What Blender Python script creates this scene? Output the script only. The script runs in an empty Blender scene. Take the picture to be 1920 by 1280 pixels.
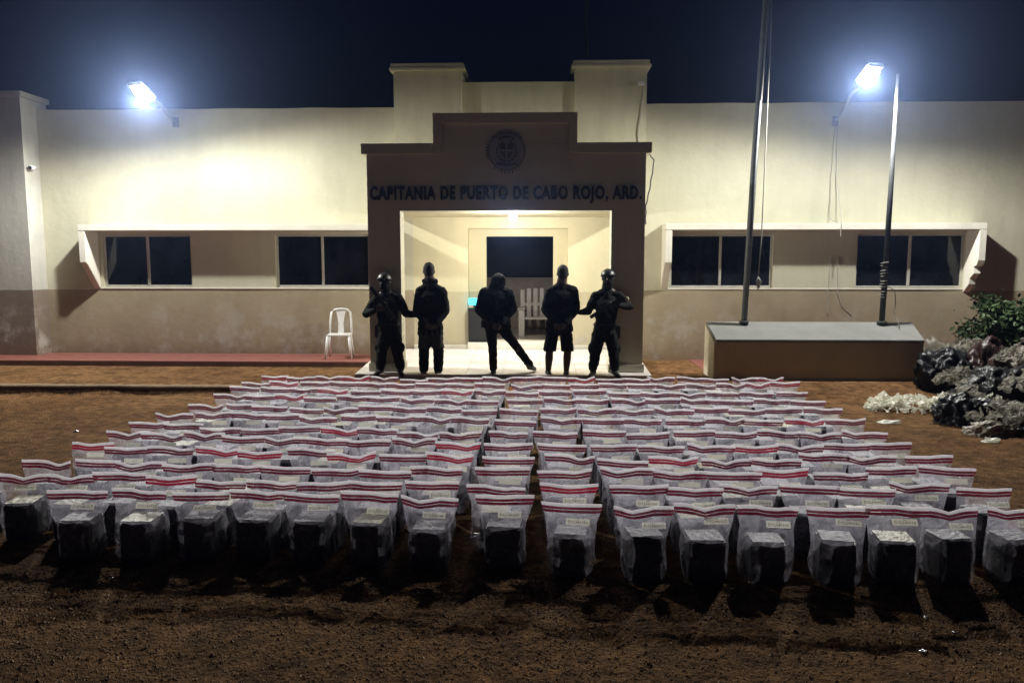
import bpy, bmesh, math, random
from mathutils import Vector, Matrix, noise
R = math.radians
random.seed(7)
scene = bpy.context.scene
COL = scene.collection

# ------------------------------------------------------------------ camera
PITCH = math.atan(150/1400); YAW = R(2.05)
cam = bpy.data.cameras.new('camera'); cam.lens = 26.25; cam.sensor_width = 36; cam.clip_end = 2000
camo = bpy.data.objects.new('camera', cam); COL.objects.link(camo)
camo.location = (0, 0, 2.0); camo.rotation_euler = (R(90)-PITCH, 0, YAW)
scene.camera = camo

# ------------------------------------------------------------------ night sky
world = bpy.data.worlds.new('World'); scene.world = world; world.use_nodes = True
nt = world.node_tree; bg = nt.nodes['Background']
sky = nt.nodes.new('ShaderNodeTexSky'); sky.sky_type = 'NISHITA'; sky.sun_disc = False
sky.sun_elevation = R(-3.0); sky.sun_rotation = R(200)
tint = nt.nodes.new('ShaderNodeMix'); tint.data_type = 'RGBA'; tint.blend_type = 'MULTIPLY'
tint.inputs[0].default_value = 1.0; tint.inputs[7].default_value = (0.10, 0.17, 0.62, 1)
nt.links.new(sky.outputs[0], tint.inputs[6]); nt.links.new(tint.outputs[2], bg.inputs[0])
bg.inputs[1].default_value = 0.05

scene.view_settings.view_transform = 'Standard'; scene.view_settings.look = 'None'
scene.view_settings.exposure = 2.0; scene.view_settings.gamma = 1.0
scene.view_settings.use_curve_mapping = False
cy = scene.cycles
cy.transparent_max_bounces = 40; cy.max_bounces = 8; cy.diffuse_bounces = 4; cy.transmission_bounces = 6
cy.glossy_bounces = 2; cy.sample_clamp_indirect = 4.0; cy.use_denoising = True
cy.caustics_reflective = False; cy.caustics_refractive = False; cy.volume_bounces = 0

# lamp powers, the only lights of the place
FLOOD_W = 205.0
PORCH_W = 42.0
HAZE = 0.0012

# ------------------------------------------------------------------ helpers
def setp(o, label=None, cat=None, group=None, kind=None):
    if label: o['label'] = label
    if cat: o['category'] = cat
    if group: o['group'] = group
    if kind: o['kind'] = kind
    return o
def empty(name, loc=(0,0,0), rz=0, label=None, cat=None, group=None):
    o = bpy.data.objects.new(name, None); COL.objects.link(o); o.location = loc
    o.rotation_euler = (0, 0, rz); o.empty_display_size = 0.1
    return setp(o, label, cat, group)
def link(name, me, mat=None, parent=None, loc=None, kind=None, label=None, cat=None, group=None):
    if mat is not None:
        me.materials.clear(); me.materials.append(mat)
    o = bpy.data.objects.new(name, me); COL.objects.link(o)
    if parent is not None: o.parent = parent
    if loc is not None: o.location = loc
    return setp(o, label, cat, group, kind)
def to_mesh(bm, name='m', smooth=False):
    me = bpy.data.meshes.new(name); bm.to_mesh(me); bm.free()
    if smooth:
        for p in me.polygons: p.use_smooth = True
    return me
def pyd(v, f, name='m', smooth=False):
    me = bpy.data.meshes.new(name); me.from_pydata(v, [], f); me.update()
    if smooth:
        for p in me.polygons: p.use_smooth = True
    return me
def add_box(bm, a, b, bev=0.0):
    a = Vector(a); b = Vector(b); c = (a+b)/2; s = b-a
    t = bmesh.new()
    bmesh.ops.create_cube(t, size=1.0, matrix=Matrix.Translation(c) @ Matrix.Diagonal((abs(s.x), abs(s.y), abs(s.z), 1)))
    if bev: bmesh.ops.bevel(t, geom=t.edges[:], offset=bev, segments=2, affect='EDGES')
    m = bpy.data.meshes.new('t'); t.to_mesh(m); t.free(); bm.from_mesh(m); bpy.data.meshes.remove(m)
def box(name, a, b, mat, parent=None, bev=0.006, **k):
    bm = bmesh.new(); add_box(bm, a, b, bev); return link(name, to_mesh(bm), mat, parent, **k)
def frame_of(d):
    d = d.normalized(); h = Vector((0,0,1)) if abs(d.z) < .9 else Vector((1,0,0))
    x = d.cross(h).normalized(); return x, x.cross(d).normalized()
def add_tube(bm, pts, rad, seg=8, cap=True):
    pts = [Vector(p) for p in pts]; rings = []
    if not hasattr(rad, '__len__'): rad = [rad]*len(pts)
    for i, p in enumerate(pts):
        d = pts[min(i+1, len(pts)-1)] - pts[max(i-1, 0)]
        x, y = frame_of(d)
        rings.append([bm.verts.new(p + rad[i]*(math.cos(2*math.pi*k/seg)*x + math.sin(2*math.pi*k/seg)*y)) for k in range(seg)])
    for i in range(len(rings)-1):
        for k in range(seg):
            bm.faces.new((rings[i][k], rings[i][(k+1) % seg], rings[i+1][(k+1) % seg], rings[i+1][k]))
    if cap: bm.faces.new(rings[0][::-1]); bm.faces.new(rings[-1])
def tube(name, pts, rad, mat, parent=None, seg=10, **k):
    bm = bmesh.new(); add_tube(bm, pts, rad, seg); bmesh.ops.recalc_face_normals(bm, faces=bm.faces[:])
    return link(name, to_mesh(bm, smooth=True), mat, parent, **k)
def prism(name, poly, a, b, axis, mat, parent=None, bev=0.0, **k):
    """poly in the plane across axis; axis 'x': (y,z), 'y': (x,z)"""
    bm = bmesh.new()
    mk = (lambda p, t: (t, p[0], p[1])) if axis == 'x' else (lambda p, t: (p[0], t, p[1]))
    A = [bm.verts.new(mk(p, a)) for p in poly]; B = [bm.verts.new(mk(p, b)) for p in poly]
    n = len(poly); bm.faces.new(A); bm.faces.new(B[::-1])
    for i in range(n): bm.faces.new((A[i], A[(i+1) % n], B[(i+1) % n], B[i]))
    bmesh.ops.recalc_face_normals(bm, faces=bm.faces[:])
    if bev: bmesh.ops.bevel(bm, geom=bm.edges[:], offset=bev, segments=2, affect='EDGES')
    return link(name, to_mesh(bm), mat, parent, **k)

# ------------------------------------------------------------------ materials
def newmat(name):
    m = bpy.data.materials.new(name); m.use_nodes = True
    return m, m.node_tree, m.node_tree.nodes['Principled BSDF']
def N(nt, t, **k):
    n = nt.nodes.new(t)
    for a, b in k.items(): setattr(n, a, b)
    return n
def noise_node(nt, scale, detail=4, rough=.6, coord='Object', stretch=None):
    tc = N(nt, 'ShaderNodeTexCoord'); nz = N(nt, 'ShaderNodeTexNoise')
    nz.inputs['Scale'].default_value = scale; nz.inputs['Detail'].default_value = detail; nz.inputs['Roughness'].default_value = rough
    if stretch:
        mp = N(nt, 'ShaderNodeMapping'); mp.inputs['Scale'].default_value = stretch
        nt.links.new(tc.outputs[coord], mp.inputs[0]); nt.links.new(mp.outputs[0], nz.inputs['Vector'])
    else: nt.links.new(tc.outputs[coord], nz.inputs['Vector'])
    return nz
def ramp(nt, src, stops):
    r = N(nt, 'ShaderNodeValToRGB'); e = r.color_ramp.elements
    while len(e) < len(stops): e.new(0.5)
    for i, (p, c) in enumerate(stops):
        e[i].position = p; e[i].color = (*c, 1) if len(c) == 3 else c
    nt.links.new(src, r.inputs[0]); return r
def bump(nt, bs, src, strength, dist=0.01):
    b = N(nt, 'ShaderNodeBump'); b.inputs['Strength'].default_value = strength; b.inputs['Distance'].default_value = dist
    nt.links.new(src, b.inputs['Height']); nt.links.new(b.outputs[0], bs.inputs['Normal']); return b
def simple(name, c1, c2=None, rough=.8, scale=6, metal=0, bstr=.0, bscale=60, bdist=.004, coord='Object', spec=.4):
    m, t, b = newmat(name); c2 = c2 or tuple(x*.8 for x in c1)
    n = noise_node(t, scale, coord=coord); r = ramp(t, n.outputs[0], [(.35, c1), (.65, c2)])
    t.links.new(r.outputs[0], b.inputs['Base Color']); b.inputs['Roughness'].default_value = rough
    b.inputs['Metallic'].default_value = metal; b.inputs['Specular IOR Level'].default_value = spec
    if bstr:
        n2 = noise_node(t, bscale, 3, coord=coord); bump(t, b, n2.outputs[0], bstr, bdist)
    return m
def plaster(name, up1, up2, lo1=None, lo2=None, split=1.455, rough=.85, stain=.0):
    m, t, b = newmat(name); L = t.links
    geo = N(t, 'ShaderNodeNewGeometry'); sep = N(t, 'ShaderNodeSeparateXYZ'); L.new(geo.outputs['Position'], sep.inputs[0])
    def nz(sc, det=5, ro=.6):
        n = N(t, 'ShaderNodeTexNoise'); n.inputs['Scale'].default_value = sc; n.inputs['Detail'].default_value = det; n.inputs['Roughness'].default_value = ro
        L.new(geo.outputs['Position'], n.inputs['Vector']); return n
    big = nz(1.1, 6, .65); mid = nz(7, 5); fine = nz(70, 4, .7)
    up = ramp(t, big.outputs[0], [(.35, up1), (.68, up2)])
    out = up.outputs[0]
    if lo1:
        lo = ramp(t, big.outputs[0], [(.38, lo1), (.52, tuple((x+y)/2 for x, y in zip(lo1, lo2))), (.66, lo2)])
        wob = N(t, 'ShaderNodeMath', operation='MULTIPLY_ADD'); wob.inputs[1].default_value = .02
        L.new(mid.outputs[0], wob.inputs[0]); L.new(sep.outputs[2], wob.inputs[2])
        gt = N(t, 'ShaderNodeMath', operation='GREATER_THAN'); gt.inputs[1].default_value = split + .01; L.new(wob.outputs[0], gt.inputs[0])
        mx = N(t, 'ShaderNodeMix', data_type='RGBA'); L.new(gt.outputs[0], mx.inputs[0]); L.new(lo.outputs[0], mx.inputs[6]); L.new(out, mx.inputs[7]); out = mx.outputs[2]
        # mud splash near the ground and grey worn patches on the dado
        pn = nz(1.9, 6, .7); pr = ramp(t, pn.outputs[0], [(.50, (0, 0, 0)), (.62, (1, 1, 1))])
        hz = N(t, 'ShaderNodeMapRange'); hz.inputs[1].default_value = .15; hz.inputs[2].default_value = 1.35; hz.inputs[3].default_value = 1; hz.inputs[4].default_value = 0
        L.new(sep.outputs[2], hz.inputs[0])
        mm = N(t, 'ShaderNodeMath', operation='MULTIPLY'); L.new(pr.outputs[0], mm.inputs[0]); L.new(hz.outputs[0], mm.inputs[1])
        m2 = N(t, 'ShaderNodeMath', operation='MULTIPLY'); L.new(mm.outputs[0], m2.inputs[0]); m2.inputs[1].default_value = .95
        mx = N(t, 'ShaderNodeMix', data_type='RGBA'); L.new(m2.outputs[0], mx.inputs[0]); L.new(out, mx.inputs[6]); mx.inputs[7].default_value = (.47, .445, .41, 1); out = mx.outputs[2]
        sp = N(t, 'ShaderNodeMapRange'); sp.inputs[1].default_value = .1; sp.inputs[2].default_value = .5; sp.inputs[3].default_value = .7; sp.inputs[4].default_value = 0
        ad = N(t, 'ShaderNodeMath', operation='MULTIPLY_ADD'); ad.inputs[1].default_value = -.5; L.new(mid.outputs[0], ad.inputs[0])
        ad2 = N(t, 'ShaderNodeMath', operation='ADD'); ad2.inputs[1].default_value = .25; L.new(sep.outputs[2], ad2.inputs[0]); L.new(ad2.outputs[0], ad.inputs[2]); L.new(ad.outputs[0], sp.inputs[0])
        mx = N(t, 'ShaderNodeMix', data_type='RGBA'); L.new(sp.outputs[0], mx.inputs[0]); L.new(out, mx.inputs[6]); mx.inputs[7].default_value = (.2, .12, .07, 1); out = mx.outputs[2]
    # grime: fine mottling and vertical streaks
    mp = N(t, 'ShaderNodeMapping'); mp.inputs['Scale'].default_value = (3, 3, .45); L.new(geo.outputs['Position'], mp.inputs[0])
    st = N(t, 'ShaderNodeTexNoise'); st.inputs['Scale'].default_value = 1.6; st.inputs['Detail'].default_value = 6; L.new(mp.outputs[0], st.inputs['Vector'])
    sr = ramp(t, st.outputs[0], [(.45, (1, 1, 1)), (.75, (.72, .71, .66))])
    mx = N(t, 'ShaderNodeMix', data_type='RGBA', blend_type='MULTIPLY'); mx.inputs[0].default_value = .22 + stain*.8; L.new(out, mx.inputs[6]); L.new(sr.outputs[0], mx.inputs[7]); out = mx.outputs[2]
    L.new(out, b.inputs['Base Color']); b.inputs['Roughness'].default_value = rough
    hs = N(t, 'ShaderNodeMath', operation='MULTIPLY_ADD'); hs.inputs[1].default_value = .35; L.new(fine.outputs[0], hs.inputs[0]); L.new(mid.outputs[0], hs.inputs[2])
    bump(t, b, hs.outputs[0], .5, .012)
    return m

CREAM = (.59, .57, .43); CREAM2 = (.51, .49, .37)
DADO = (.37, .31, .21); DADO2 = (.30, .25, .165)
M = {}
M['wall'] = plaster('cream_and_tan_plaster', CREAM, CREAM2, DADO, DADO2)
M['inner'] = plaster('inner_cream_plaster', (.66, .60, .40), (.60, .55, .37), (.52, .46, .31), (.47, .42, .28), split=1.42)
M['tower'] = plaster('weathered_cream_plaster', (.66, .62, .44), (.56, .53, .38), stain=.3)
M['portal'] = plaster('grey_portal_plaster', (.50, .48, .375), (.44, .42, .33))
M['trim'] = plaster('white_trim_plaster', (.80, .77, .68), (.70, .67, .58))
M['pilaster'] = plaster('grey_cream_plaster', (.46, .45, .40), (.36, .35, .32), (.2, .155, .12), (.16, .125, .1), split=1.46, stain=.4)
M['plinth'] = plaster('plinth_plaster', (.60, .55, .43), (.52, .48, .38))
M['plinthface'] = plaster('plinth_front_plaster', (.48, .41, .28), (.42, .355, .245))
M['plinthtop'] = plaster('plinth_top_plaster', (.23, .23, .22), (.18, .18, .172))
M['alu'] = simple('window_frame_metal', (.62, .60, .54), rough=.45, metal=.2)
M['tilefloor'] = simple('white_floor_tile', (.80, .76, .72), (.72, .67, .62), rough=.22, scale=3, spec=.5)
M['grout'] = simple('tile_bed', (.45, .42, .38), rough=.9)
M['letter'] = simple('dark_letter_metal', (.04, .04, .05), rough=.35, metal=.3)
M['emblem'] = simple('emblem_relief', (.12, .12, .125), (.09, .09, .1), rough=.6, scale=30)
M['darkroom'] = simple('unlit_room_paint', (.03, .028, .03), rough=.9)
M['desk'] = simple('counter_laminate', (.20, .155, .13), (.16, .125, .105), rough=.5)
M['roomfloor'] = simple('room_floor_tile', (.33, .28, .24), rough=.3)
M['whiteplastic'] = simple('white_plastic', (.80, .80, .80), (.76, .75, .74), rough=.35)
M['benchpaint'] = simple('greyed_white_paint', (.33, .315, .30), (.28, .265, .25), rough=.5)
M['black'] = simple('matt_black', (.015, .015, .017), rough=.6)
M['steel'] = simple('galvanised_pole', (.05, .053, .053), (.035, .037, .037), rough=.75, metal=.0, scale=10)
M['steel_light'] = simple('weathered_pole', (.13, .14, .14), (.09, .10, .10), rough=.6, scale=10)
M['rope'] = simple('grey_rope', (.30, .30, .27), rough=.9)
M['cable'] = simple('black_cable', (.03, .03, .03), rough=.6)
M['wcable'] = simple('pale_cable', (.45, .44, .38), rough=.6)
M['housing'] = simple('lamp_housing', (.35, .36, .38), rough=.4, metal=.6)
M['kerb'] = simple('earthy_concrete', (.25, .185, .12), (.17, .12, .075), rough=.95, scale=9, bstr=.6, bscale=30, bdist=.02)
M['redtile'] = simple('red_floor_tile', (.31, .115, .09), (.24, .09, .07), rough=.6, scale=4, bstr=.2, bscale=50)
M['redtilebed'] = simple('red_tile_bed', (.16, .09, .07), rough=.9)

def emission(name, col, s):
    m = bpy.data.materials.new(name); m.use_nodes = True; t = m.node_tree; t.nodes.clear()
    e = N(t, 'ShaderNodeEmission'); e.inputs[0].default_value = (*col, 1); e.inputs[1].default_value = s
    o = N(t, 'ShaderNodeOutputMaterial'); t.links.new(e.outputs[0], o.inputs[0]); return m
M['led'] = emission('led_panel_light', (.95, .98, 1.0), 60)
M['bulb'] = emission('porch_bulb_light', (.95, .97, 1.0), 30)
M['cyan'] = emission('cyan_display_light', (.04, .55, .75), 1.6)

def glass():
    m, t, b = newmat('dark_window_glass')
    n = noise_node(t, 2.2, 4); r = ramp(t, n.outputs[0], [(.35, (.005, .005, .007)), (.7, (.016, .019, .028))])  # paler mottling paints faint curtains and reflections into the pane colour
    t.links.new(r.outputs[0], b.inputs['Base Color']); b.inputs['Roughness'].default_value = .08; b.inputs['Specular IOR Level'].default_value = .35
    return m
M['glass'] = glass()

def soil():
    m, t, b = newmat('reddish_brown_dirt'); L = t.links
    geo = N(t, 'ShaderNodeNewGeometry')
    def nz(sc, det=6, ro=.65):
        n = N(t, 'ShaderNodeTexNoise'); n.inputs['Scale'].default_value = sc; n.inputs['Detail'].default_value = det; n.inputs['Roughness'].default_value = ro
        L.new(geo.outputs['Position'], n.inputs['Vector']); return n
    a = nz(.8); c = nz(9, 8, .7); f = nz(90, 4, .7)
    r1 = ramp(t, a.outputs[0], [(.3, (.31, .16, .070)), (.7, (.46, .27, .125))])
    r2 = ramp(t, c.outputs[0], [(.34, (.42, .38, .34)), (.66, (1.3, 1.25, 1.2))])
    mx = N(t, 'ShaderNodeMix', data_type='RGBA', blend_type='MULTIPLY'); mx.inputs[0].default_value = 1
    L.new(r1.outputs[0], mx.inputs[6]); L.new(r2.outputs[0], mx.inputs[7])
    d = nz(2.7, 7, .72); r3 = ramp(t, d.outputs[0], [(.40, (.52, .50, .48)), (.56, (1.05, 1.05, 1.05))])   # damp, trodden patches
    m3 = N(t, 'ShaderNodeMix', data_type='RGBA', blend_type='MULTIPLY'); m3.inputs[0].default_value = .8
    L.new(mx.outputs[2], m3.inputs[6]); L.new(r3.outputs[0], m3.inputs[7])
    sp = N(t, 'ShaderNodeSeparateXYZ'); L.new(geo.outputs['Position'], sp.inputs[0])   # the lower yard is coloured darker than the bank by the house
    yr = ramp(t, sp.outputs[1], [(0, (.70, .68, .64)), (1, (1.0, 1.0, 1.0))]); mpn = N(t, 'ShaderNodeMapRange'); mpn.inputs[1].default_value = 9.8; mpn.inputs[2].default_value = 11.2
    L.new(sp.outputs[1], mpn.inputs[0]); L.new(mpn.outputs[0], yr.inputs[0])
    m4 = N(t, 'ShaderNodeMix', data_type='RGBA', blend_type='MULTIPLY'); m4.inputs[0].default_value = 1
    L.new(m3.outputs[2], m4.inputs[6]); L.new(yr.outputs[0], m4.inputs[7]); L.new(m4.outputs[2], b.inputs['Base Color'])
    b.inputs['Roughness'].default_value = .95; b.inputs['Specular IOR Level'].default_value = .15
    v = N(t, 'ShaderNodeTexVoronoi'); v.inputs['Scale'].default_value = 45; L.new(geo.outputs['Position'], v.inputs['Vector'])
    h1 = N(t, 'ShaderNodeMath', operation='MULTIPLY_ADD'); h1.inputs[1].default_value = .4; L.new(f.outputs[0], h1.inputs[0]); L.new(c.outputs[0], h1.inputs[2])
    h2 = N(t, 'ShaderNodeMath', operation='MULTIPLY_ADD'); h2.inputs[1].default_value = -.35; L.new(v.outputs[0], h2.inputs[0]); L.new(h1.outputs[0], h2.inputs[2])
    bump(t, b, h2.outputs[0], 1.0, .09)
    return m
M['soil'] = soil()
M['pebble'] = simple('brown_gravel', (.42, .28, .175), (.20, .125, .075), rough=.9, scale=25)

def film(name, col, alpha0, alpha1, gloss=.12, rough=.22, trans=.6, nscale=9, bst=.6):
    """thin plastic sheet: partly clear, partly scattering light through and back"""
    m = bpy.data.materials.new(name); m.use_nodes = True; t = m.node_tree; t.nodes.clear(); L = t.links
    tc = N(t, 'ShaderNodeTexCoord'); oi = N(t, 'ShaderNodeObjectInfo')
    add = N(t, 'ShaderNodeVectorMath', operation='ADD'); L.new(tc.outputs['Object'], add.inputs[0])
    sc = N(t, 'ShaderNodeVectorMath', operation='SCALE'); sc.inputs[0].default_value = (1, 1, 1); sc.inputs['Scale'].default_value = 1
    mul = N(t, 'ShaderNodeMath', operation='MULTIPLY'); mul.inputs[1].default_value = 37; L.new(oi.outputs['Random'], mul.inputs[0]); L.new(mul.outputs[0], sc.inputs['Scale'])
    L.new(sc.outputs[0], add.inputs[1])
    n = N(t, 'ShaderNodeTexNoise'); n.inputs['Scale'].default_value = nscale; n.inputs['Detail'].default_value = 5; n.inputs['Roughness'].default_value = .65; n.inputs['Distortion'].default_value = 1.2
    L.new(add.outputs[0], n.inputs['Vector'])
    mr = N(t, 'ShaderNodeMapRange'); mr.inputs[1].default_value = .38; mr.inputs[2].default_value = .66; mr.inputs[3].default_value = alpha0; mr.inputs[4].default_value = alpha1
    L.new(n.outputs[0], mr.inputs[0])
    n2 = N(t, 'ShaderNodeTexNoise'); n2.inputs['Scale'].default_value = nscale*3.3; n2.inputs['Detail'].default_value = 4; n2.inputs['Distortion'].default_value = 2
    L.new(add.outputs[0], n2.inputs['Vector'])
    bp = N(t, 'ShaderNodeBump'); bp.inputs['Strength'].default_value = bst; bp.inputs['Distance'].default_value = .012; L.new(n2.outputs[0], bp.inputs['Height'])
    d = N(t, 'ShaderNodeBsdfDiffuse'); d.inputs[0].default_value = (*col, 1)
    tr = N(t, 'ShaderNodeBsdfTranslucent'); tr.inputs[0].default_value = (*col, 1)
    m1 = N(t, 'ShaderNodeMixShader'); m1.inputs[0].default_value = trans; L.new(d.outputs[0], m1.inputs[1]); L.new(tr.outputs[0], m1.inputs[2])
    g = N(t, 'ShaderNodeBsdfGlossy'); g.inputs[0].default_value = (.9, .9, .95, 1); g.inputs['Roughness'].default_value = rough
    L.new(bp.outputs[0], g.inputs['Normal']); L.new(bp.outputs[0], d.inputs['Normal'])
    m2 = N(t, 'ShaderNodeMixShader'); m2.inputs[0].default_value = gloss; L.new(m1.outputs[0], m2.inputs[1]); L.new(g.outputs[0], m2.inputs[2])
    tp = N(t, 'ShaderNodeBsdfTransparent'); m3 = N(t, 'ShaderNodeMixShader')
    L.new(mr.outputs[0], m3.inputs[0]); L.new(tp.outputs[0], m3.inputs[1]); L.new(m2.outputs[0], m3.inputs[2])
    o = N(t, 'ShaderNodeOutputMaterial'); L.new(m3.outputs[0], o.inputs[0]); return m
M['film'] = film('clear_bag_film', (.78, .755, .88), .10, .38, gloss=.06)
M['lip'] = film('milky_bag_film', (.88, .84, .90), .55, .84, gloss=.06)
M['red'] = film('crimson_seal_film', (.20, .010, .036), .93, 1.0, gloss=.05, trans=.5)
M['redbright'] = film('bright_red_seal_film', (.52, .016, .05), .95, 1.0, gloss=.05, trans=.5)
M['scrap'] = film('crumpled_clear_plastic', (.92, .91, .80), .7, .95, gloss=.10, rough=.3, trans=.4)
M['tarp'] = film('grey_clear_sheet', (.33, .31, .26), .55, .85, gloss=.03, rough=.4)
M['label'] = film('white_sticker', (.92, .91, .86), 1, 1, gloss=.02, trans=.85)
M['ink'] = simple('black_print', (.03, .03, .03), rough=.8)
M['pack'] = simple('black_tape_wrap', (.022, .02, .02), (.012, .012, .012), rough=.5, scale=8, bstr=.6, bscale=14, bdist=.01)
M['packtop'] = simple('painted_top_sheen', (.46, .46, .48), (.30, .30, .32), rough=.6, scale=9, metal=.0, bstr=.35, bscale=12, bdist=.01)  # black package tops painted silver for lamplight reflecting off the bag film
M['packcream'] = simple('cream_wrap', (.66, .64, .46), (.5, .48, .34), rough=.5, scale=14, bstr=.6, bscale=20, bdist=.01)
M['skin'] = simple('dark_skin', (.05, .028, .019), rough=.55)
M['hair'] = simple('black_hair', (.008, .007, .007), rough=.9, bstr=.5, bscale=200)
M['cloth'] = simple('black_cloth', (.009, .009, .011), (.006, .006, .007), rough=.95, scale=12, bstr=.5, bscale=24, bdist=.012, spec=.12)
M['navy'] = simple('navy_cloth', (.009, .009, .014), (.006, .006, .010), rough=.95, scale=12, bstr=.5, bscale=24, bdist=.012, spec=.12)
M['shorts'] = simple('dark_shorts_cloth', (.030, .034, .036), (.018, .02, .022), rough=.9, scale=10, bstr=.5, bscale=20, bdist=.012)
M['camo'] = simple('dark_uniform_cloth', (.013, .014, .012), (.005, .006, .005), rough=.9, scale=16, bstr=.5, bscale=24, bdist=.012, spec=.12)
M['helmet'] = simple('helmet_shell', (.018, .019, .02), rough=.42, spec=.4)
M['gun'] = simple('gun_metal', (.02, .02, .022), rough=.35, metal=.5)
M['patch'] = simple('pale_patch', (.45, .42, .25), rough=.7)
M['shoe'] = simple('grey_shoe', (.10, .11, .12), rough=.6)
M['bin'] = simple('black_bin_bag', (.012, .012, .014), rough=.38, bstr=.8, bscale=10, bdist=.03, spec=.2)
M['maroon'] = simple('maroon_bag', (.03, .010, .009), rough=.45, bstr=.6, bscale=18, bdist=.02)
M['greybag'] = simple('pale_grey_bag', (.28, .25, .20), (.13, .11, .085), rough=.5, bstr=.8, bscale=18, bdist=.02)
M['bark'] = simple('shrub_bark', (.12, .085, .055), rough=.95)
M['leaf'] = simple('shrub_leaf', (.05, .085, .028), (.022, .045, .015), rough=.5, scale=4)
M['foil'] = simple('silver_foil', (.7, .7, .72), rough=.2, metal=.9, bstr=.8, bscale=20, bdist=.02)

# ------------------------------------------------------------------ ground
def hgt(x, y):
    a = noise.noise(Vector((x*.9, y*.9, 3)))*(.005 if y < 5.4 else .012) + noise.noise(Vector((x*5, y*5, 9)))*.006
    if y < 5.4: a += noise.noise(Vector((x*28, y*28, 1)))*.007 + noise.noise(Vector((x*70, y*70, 5)))*.0035
    if y > 10.9 and x < -4.3: base = .12; a *= .6
    elif x < -4.3: base = 0
    else:
        s = min(1, max(0, (y-10.2)/1.5)); base = .115*s*s*(3-2*s)
    if y > 11.7: base = .12; a *= .4
    return base + a
def axis(spec):
    out = []
    for a, b, n in spec:
        out += [a+(b-a)*i/n for i in range(n)]
    return out + [spec[-1][1]]
xs = axis([(-400, -60, 5), (-60, -14, 8), (-14, -3.3, 90), (-3.3, 3.3, 480), (3.3, 12, 80), (12, 60, 8), (60, 400, 5)])
ys = axis([(-60, -4, 6), (-4, 3.0, 20), (3.0, 5.2, 170), (5.2, 10.955, 80), (10.955, 10.975, 1), (10.975, 14.4, 40), (14.4, 60, 8), (60, 600, 6)])
V = [(x, y, hgt(x, y)) for y in ys for x in xs]; nx = len(xs)
Fc = [(j*nx+i, j*nx+i+1, (j+1)*nx+i+1, (j+1)*nx+i) for j in range(len(ys)-1) for i in range(nx-1)]
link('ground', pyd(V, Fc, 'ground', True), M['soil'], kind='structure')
# kerb along the step on the left
bm = bmesh.new(); n = 46
for i in range(n):
    x0 = -12+i*(7.66/n); x1 = -12+(i+1)*(7.66/n)
kp = []
for i in range(61):
    x = -16+i*(11.75/60); w = noise.noise(Vector((x*1.3, 0, 0)))*.012
    kp.append([(x, 10.93+w, -.03), (x, 10.935+w*1.3, .118+w*.5), (x, 10.95+w, .134+w*.5), (x, 11.05, .134+w*.4), (x, 11.08, .10)])
V = [p for r in kp for p in r]; Fc = [(i*5+k, i*5+k+1, (i+1)*5+k+1, (i+1)*5+k) for i in range(60) for k in range(4)] + [(0,1,2,3,4), tuple(300+k for k in (4,3,2,1,0))]
me = pyd(V, Fc, 'kerb', False)
bm = bmesh.new(); bm.from_mesh(me); bmesh.ops.recalc_face_normals(bm, faces=bm.faces[:]); bm.to_mesh(me); bm.free()
link('kerb', me, M['kerb'], kind='structure')

def tiled_floor(name, x0, x1, y0, y1, z, zb, sx, sy, mat, bed, zf=None, th=.012):
    """floor bed plus one tile object per tile"""
    root = box(name, (x0, y0, zb), (x1, y1, z-th), bed, bev=0, kind='structure')
    if zf:
        me = root.data
        for v in me.vertices:
            if v.co.z > zb + .01: v.co.z = zf(v.co.y)-th
    nx_ = max(1, round((x1-x0)/sx)); ny_ = max(1, round((y1-y0)/sy)); dx = (x1-x0)/nx_; dy = (y1-y0)/ny_
    bm = bmesh.new(); add_box(bm, (-dx/2+.003, -dy/2+.003, 0), (dx/2-.003, dy/2-.003, th), 0)
    tm = to_mesh(bm); tm.materials.append(mat)
    for i in range(nx_):
        for j in range(ny_):
            yc = y0+(j+.5)*dy
            o = bpy.data.objects.new('floor_tile', tm); COL.objects.link(o); o.parent = root
            zz = (zf(yc) if zf else z) - th
            o.location = (x0+(i+.5)*dx, yc, zz + random.uniform(-.0008, .0008))
            if zf: o.rotation_euler = (math.atan(zf(1)-zf(0)), 0, 0)
    return root
tiled_floor('walkway', -14.0, -2.97, 13.12, 14.29, .215, -.05, .5, .4, M['redtile'], M['redtilebed'])
tiled_floor('walkway', 2.86, 9.5, 12.98, 14.29, .135, -.05, .5, .4, M['redtile'], M['redtilebed'])
pz = lambda y: .2 + (y-11.8)*.0607
tiled_floor('porch_floor', -2.96, 1.80, 11.80, 14.10, .2, -.03, .6, .575, M['tilefloor'], M['grout'], zf=pz)

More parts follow.
